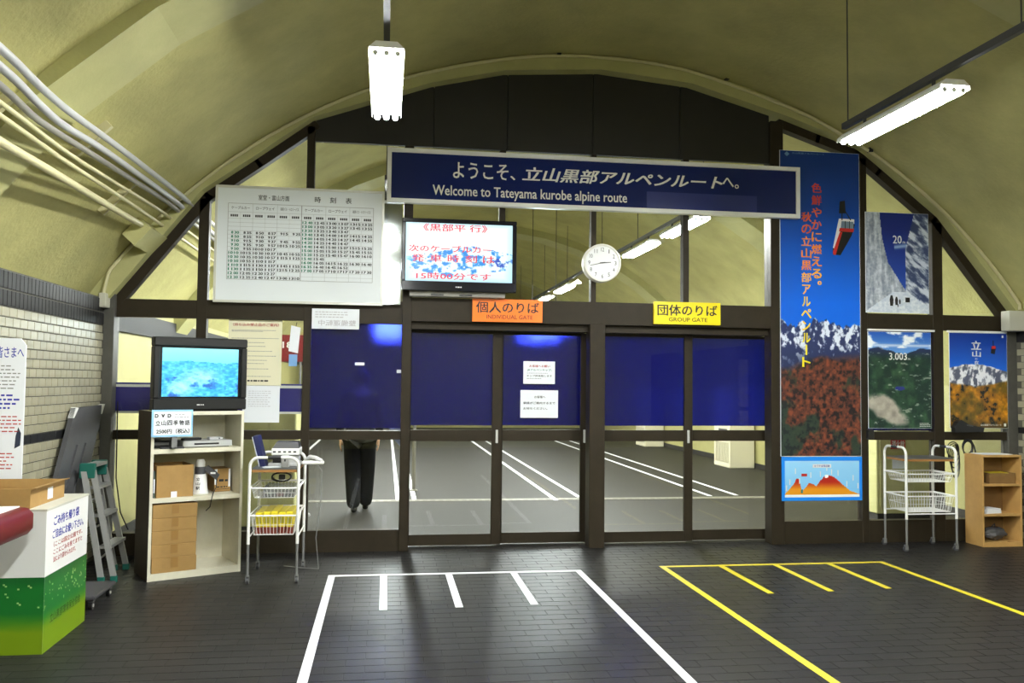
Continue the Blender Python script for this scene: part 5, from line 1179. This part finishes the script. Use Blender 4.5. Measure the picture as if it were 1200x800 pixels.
# ================================================================== BEYOND THE GLASS
# floor standing air conditioners on the right wall
def air_con(lab, y0, y1, x0=6.52):
    o = thing('air_conditioner', lab, 'air conditioner', (x0 + .2, (y0 + y1) / 2, 0), group='air conditioners beyond the glass'); of = o.location[:]
    MB(of).bbox(x0, FXR - .03, y0, y1, .0, 1.5, .012).build('casing', M('ac_cream', (.66, .62, .45, 1), .5), o)
    for k in range(8): MB(of).box(x0 - .012, x0, y0 + .06 + k * (y1 - y0 - .12) / 8, y0 + .06 + (k + .55) * (y1 - y0 - .12) / 8, .10, .48).build('grille_bar', M('ac_grille', (.45, .42, .30, 1), .5), o)
    MB(of).box(x0 - .006, x0, y0 + .12, y1 - .25, .62, .74).build('control_window', DARKGREY, o)
air_con('nearer cream air conditioner seen through the rightmost door leaf', 15.75, 16.55); air_con('farther cream air conditioner seen left of the nearer one', 21.2, 22.0)
o = thing('wall_switch', 'small black switch box on the far right wall', 'switch', (FXR - .03, 15.0, .42)); MB().bbox(-.03, .028, -.06, .06, -.10, .10, .006).build('body', BLACK, o); MB().cyl((-.02, 0, .1), (-.02, 0, .9), .008, 6).build('lead', CREAM2, o)
# hydrant cabinet behind the right panes
o = thing('hydrant_cabinet', 'cream hydrant cabinet with red plate behind the right trolley', 'cabinet', (5.8, 9.5, 0)); of = o.location[:]
MB(of).bbox(5.66, 6.40, 9.35, 9.75, .12, 1.70, .01).build('body', CREAM2, o); MB(of).box(5.68, 6.38, 9.37, 9.73, 0, .12).build('plinth', MATS['dark_base'], o)
MB(of).box(5.70, 6.01, 9.338, 9.35, .2, 1.62).build('door', CREAM2, o); MB(of).box(6.03, 6.36, 9.338, 9.35, .2, 1.62).build('door', CREAM2, o)
a, b, c, d = rect((1044, 514), (1061, 526), 9.33); MB(of).box(a, b, 9.332, 9.338, c, d).build('red_plate', M('plate_red', C(190, 30, 30), .4), o); MB(of).text('消火栓', a + .01, b - .01, c + .02, d - .02, 9.331, .02).build('lettering', WHITEINK, o)
a, b, c, d = rect((1046, 537), (1061, 549), 9.33); MB(of).box(a, b, 9.334, 9.338, c, d).build('paper_label', PAPER, o)
o = thing('wall_bracket', 'cream bracket lamp on the wall seen in the right triangular pane', 'bracket', (6.35, 9.4, 3.0)); q = onY(1118, 322, 9.4)
o.location = q; MB().hexa([(-.12, -.02, -.06), (.05, -.02, .02), (.05, .02, .02), (-.12, .02, -.06), (-.12, -.02, -.03), (.05, -.02, .05), (.05, .02, .05), (-.12, .02, -.03)]).build('arm', CREAM2, o); MB().tube([(.05, 0, .03), (.09, 0, -.03), (.12, 0, -.2), (.13, 0, -.5)], .007, 6).build('cable', BLACK, o, True)
# left: cream lockers, red sign
o = thing('cream_locker', 'cream metal locker behind the glass beside the loaded trolley', 'locker', (-1.35, 9.6, 0)); of = o.location[:]
MB(of).bbox(-1.75, -.93, 9.4, 9.9, .06, 1.30, .01).build('body', CREAM2, o); MB(of).box(-1.73, -.95, 9.42, 9.88, 0, .06).build('plinth', MATS['dark_base'], o)
for k in range(3): MB(of).box(-1.735 + k * .268, -1.48 + k * .268, 9.388, 9.4, .1, 1.26).build('door', CREAM2, o); MB(of).box(-1.52 + k * .268, -1.50 + k * .268, 9.38, 9.388, .62, .74).build('handle', STEEL, o)
o = thing('red_number_sign', 'dark red number sign behind the glass right of the cream notice', 'sign', onY(342, 408, 10.5)); of = o.location[:]
a, b, c, d = rect((328, 392), (372, 424), 10.5); MB(of).box(a, b, 10.5, 10.53, c, d).build('plate', M('sign_dark_red', C(110, 24, 30), .4), o); a, b, c, d = rect((331, 400), (350, 408), 10.5); MB(of).text('188', a, b, c, d, 10.499, .02).build('lettering', WHITEINK, o)
MB(of).cyl((o.location.x + .1, 10.515, c), (o.location.x + .1, 10.515, 0), .015, 8).build('post', STEEL, o); MB(of).lathe([(.16, 0), (.15, .02), (.02, .03)], (o.location.x + .1, 10.515, 0), 'z', 20).build('base', STEEL, o, True)
# lit hanging signs seen through the blue film
for (p0, p1, Y, lab) in (((440, 362), (472, 397), 14.6, 'lit hanging sign seen as a cyan glow through the left fixed blue pane'), ((621, 366), (655, 399), 14.7, 'lit hanging sign seen as a cyan glow above the door notices')):
    a, b, c, d = rect(p0, p1, Y); o = thing('lit_sign', lab, 'lit sign', ((a + b) / 2, Y, c), group='lit hanging signs beyond the glass'); of = o.location[:]
    MB(of).bbox(a, b, Y, Y + .12, c, d, .006).build('housing', STEEL, o); MB(of).box(a + .015, b - .015, Y - .003, Y, c + .015, d - .015).build('lit_face', emit('lit_face', (.8, .95, 1, 1), 40), o)
    for xx in (a + .05, b - .05): MB(of).cyl((xx, Y + .06, d), (xx, Y + .06, vz(xx)), .006, 6).build('rod', RAILM, o)
# stanchion with belt
o = thing('stanchion', 'grey stanchion post beyond the first sliding door', 'stanchion', (.43, 12.74, 0)); MB().cyl((0, 0, 0), (0, 0, .95), .026, 14).build('post', M('post_taupe', (.18, .17, .14, 1), .4, .4), o, True); MB().lathe([(.06, 0), (.06, .012), (.03, .03)], (0, 0, 0), 'z', 20).build('base', MATS['post_taupe'], o, True); MB().lathe([(.03, .95), (.034, .96), (.034, 1.0), (.02, 1.01)], (0, 0, 0), 'z', 16).build('cap', MATS['post_taupe'], o, True)
MB().hexa([(-.32, -.1, .78), (-.18, -.1, .62), (-.17, -.095, .64), (-.31, -.095, .80), (-.40, -.1, .99), (-.05, -.04, .99), (-.04, -.035, .99), (-.39, -.095, .99)]).build('belt', M('belt_navy', C(40, 46, 66), .5), o)
# small white stickers on the blue pane
for i, (p0, p1, lab) in enumerate((((416, 424.5), (427, 428), 'small white sticker in the middle of the left blue pane'), ((465, 433), (470.5, 437), 'tiny white sticker at the right edge of the left blue pane'))):
    a, b, c, d = rect(p0, p1, 8.305); oo = MB((a, 8.305, c)).box(a, min(b, .144), 8.304, 8.3095, c, d).build('sticker', PAPER); oo.location = (a, 8.305, c); tag(oo, lab, 'sticker', 'stickers on the blue pane')

# ================================================================== PERSON walking away beyond the glass
def skin(verts, edges, radii, levels=2, root=0):
    me = bpy.data.meshes.new('sk'); me.from_pydata(verts, edges, []); ob = bpy.data.objects.new('sk', me); COL.objects.link(ob)
    md = ob.modifiers.new('skin', 'SKIN'); md.use_smooth_shade = True
    for i, r in enumerate(radii):
        r = (r, r) if not isinstance(r, tuple) else r
        me.skin_vertices[0].data[i].radius = r; me.skin_vertices[0].data[i].use_root = (i == root)
    sb = ob.modifiers.new('sub', 'SUBSURF'); sb.levels = levels; sb.render_levels = levels
    dg = bpy.context.evaluated_depsgraph_get(); dg.update(); out = bpy.data.meshes.new_from_object(ob.evaluated_get(dg))
    bpy.data.objects.remove(ob); bpy.data.meshes.remove(me); return out
def skin_part(name, verts, edges, radii, mat, parent, levels=2):
    me = skin(verts, edges, radii, levels); me.materials.clear(); me.materials.append(mat)
    me.polygons.foreach_set('use_smooth', [True] * len(me.polygons)); me.name = name
    o = bpy.data.objects.new(name, me); COL.objects.link(o); o.parent = parent; return o
pr = thing('person', 'person in a black suit walking away beyond the left blue pane', 'person', (-.30, 10.73, 0))
SKINM = M('skin_tone', C(196, 150, 120), .5); SUIT = M('black_suit', (.007, .007, .008, 1), .85, spec=.1); HAIR = M('black_hair', (.012, .010, .009, 1), .5); SHOE = M('black_shoe', (.008, .008, .008, 1), .25)
LH, RH_ = (-.09, 0, .92), (.09, 0, .92)
# body: pelvis, spine, neck, head, arms, legs
bv = [(0, 0, .95), (0, .01, 1.15), (0, .02, 1.36), (0, .02, 1.47), (0, .03, 1.54), (0, .035, 1.62), (0, .03, 1.70),
      (-.17, .02, 1.41), (-.23, .0, 1.14), (-.235, .06, .90), (.17, .02, 1.41), (.23, .04, 1.14), (.225, .12, .90),
      LH, (-.075, .03, .50), (-.055, -.10, .10), RH_, (.085, .10, .50), (.075, .16, .09)]
be = [(0, 1), (1, 2), (2, 3), (3, 4), (4, 5), (5, 6), (2, 7), (7, 8), (8, 9), (2, 10), (10, 11), (11, 12), (0, 13), (13, 14), (14, 15), (0, 16), (16, 17), (17, 18)]
brr = [(.13, .10), (.13, .10), (.14, .10), .055, .06, (.078, .092), (.06, .075), .055, .042, .03, .055, .042, .03, .085, .055, .038, .085, .055, .038]
skin_part('body', bv, be, brr, SKINM, pr)
# hands with five fingers
def hand(hx, hy, hz, s):
    vs = [(0, 0, 0), (0, .006, -.045), (0, .01, -.085)]; es = [(0, 1), (1, 2)]; rs = [(.022, .030), (.016, .040), (.013, .040)]
    for k, l in enumerate((.062, .072, .068, .052)):
        y = -.028 + k * .019; i = len(vs); vs += [(0, y + .01, -.088), (-s * .006, y + .012, -.088 - l * .5), (-s * .018, y + .012, -.088 - l)]; es += [(2, i), (i, i + 1), (i + 1, i + 2)]; rs += [.0095, .0085, .0075]
    i = len(vs); vs += [(-s * .012, -.038, -.035), (-s * .02, -.055, -.065), (-s * .022, -.058, -.09)]; es += [(1, i), (i, i + 1), (i + 1, i + 2)]; rs += [.012, .010, .0085]
    vs = [(hx + a, hy - b, hz + c) for a, b, c in vs]
    return skin_part('hand', vs, es, rs, SKINM, pr)
hand(-.235, .06, .89, -1); hand(.225, .12, .89, 1)
# jacket with hem below the hips and sleeves
skin_part('jacket', [(0, 0, .75), (0, .0, .98), (0, .01, 1.15), (0, .02, 1.36), (0, .02, 1.46), (-.18, .02, 1.40), (-.24, .0, 1.14), (-.24, .055, .92), (.18, .02, 1.40), (.24, .04, 1.14), (.23, .115, .92)],
          [(0, 1), (1, 2), (2, 3), (3, 4), (3, 5), (5, 6), (6, 7), (3, 8), (8, 9), (9, 10)], [(.225, .15), (.19, .14), (.165, .125), (.175, .12), .07, .075, .06, .048, .075, .06, .048], SUIT, pr)
skin_part('trousers', [(0, 0, .96), (-.09, 0, .86), (-.078, .03, .50), (-.058, -.095, .045), (.09, 0, .86), (.088, .10, .50), (.078, .155, .045)], [(0, 1), (1, 2), (2, 3), (0, 4), (4, 5), (5, 6)], [(.16, .12), .125, .108, .085, .125, .108, .085], SUIT, pr)
for (x, y, tilt) in ((-.055, -.10, .0), (.075, .16, .0)):
    skin_part('shoe', [(x, y - .03, .045), (x, y + .05, .042), (x, y + .15, .034), (x, y + .20, .03)], [(0, 1), (1, 2), (2, 3)], [(.04, .042), (.042, .040), (.044, .032), (.036, .026)], SHOE, pr)
MB().lathe([(.005, .115), (.05, .11), (.085, .08), (.098, .03), (.096, -.03), (.085, -.07), (.06, -.09)], (0, .022, 1.645), 'z', 20).build('hair', HAIR, pr, True)
for s in (-1, 1):
    MB().bbox(s * .082 - .008, s * .082 + .008, .03, .055, 1.60, 1.66, .005).build('ear', SKINM, pr)
MB().prism([(.125, 1.625), (.15, 1.605), (.125, 1.598)], -.012, .012, 'x').build('nose', SKINM, pr)
for s in (-1, 1): MB().lathe([(.003, -.004), (.011, 0), (.003, .004)], (s * .032, .122, 1.645), 'y', 10).build('eye', WHITE, pr, True)
MB().box(-.022, .022, .120, .126, 1.575, 1.582).build('mouth', REDINK, pr)
# fine print too small to pick apart
for o in bpy.data.objects:
    if o.type == 'MESH' and o.parent and ('fine_print' in o.name or 'lettering' in o.name and len(o.data.polygons) > 60): o['kind'] = 'stuff'
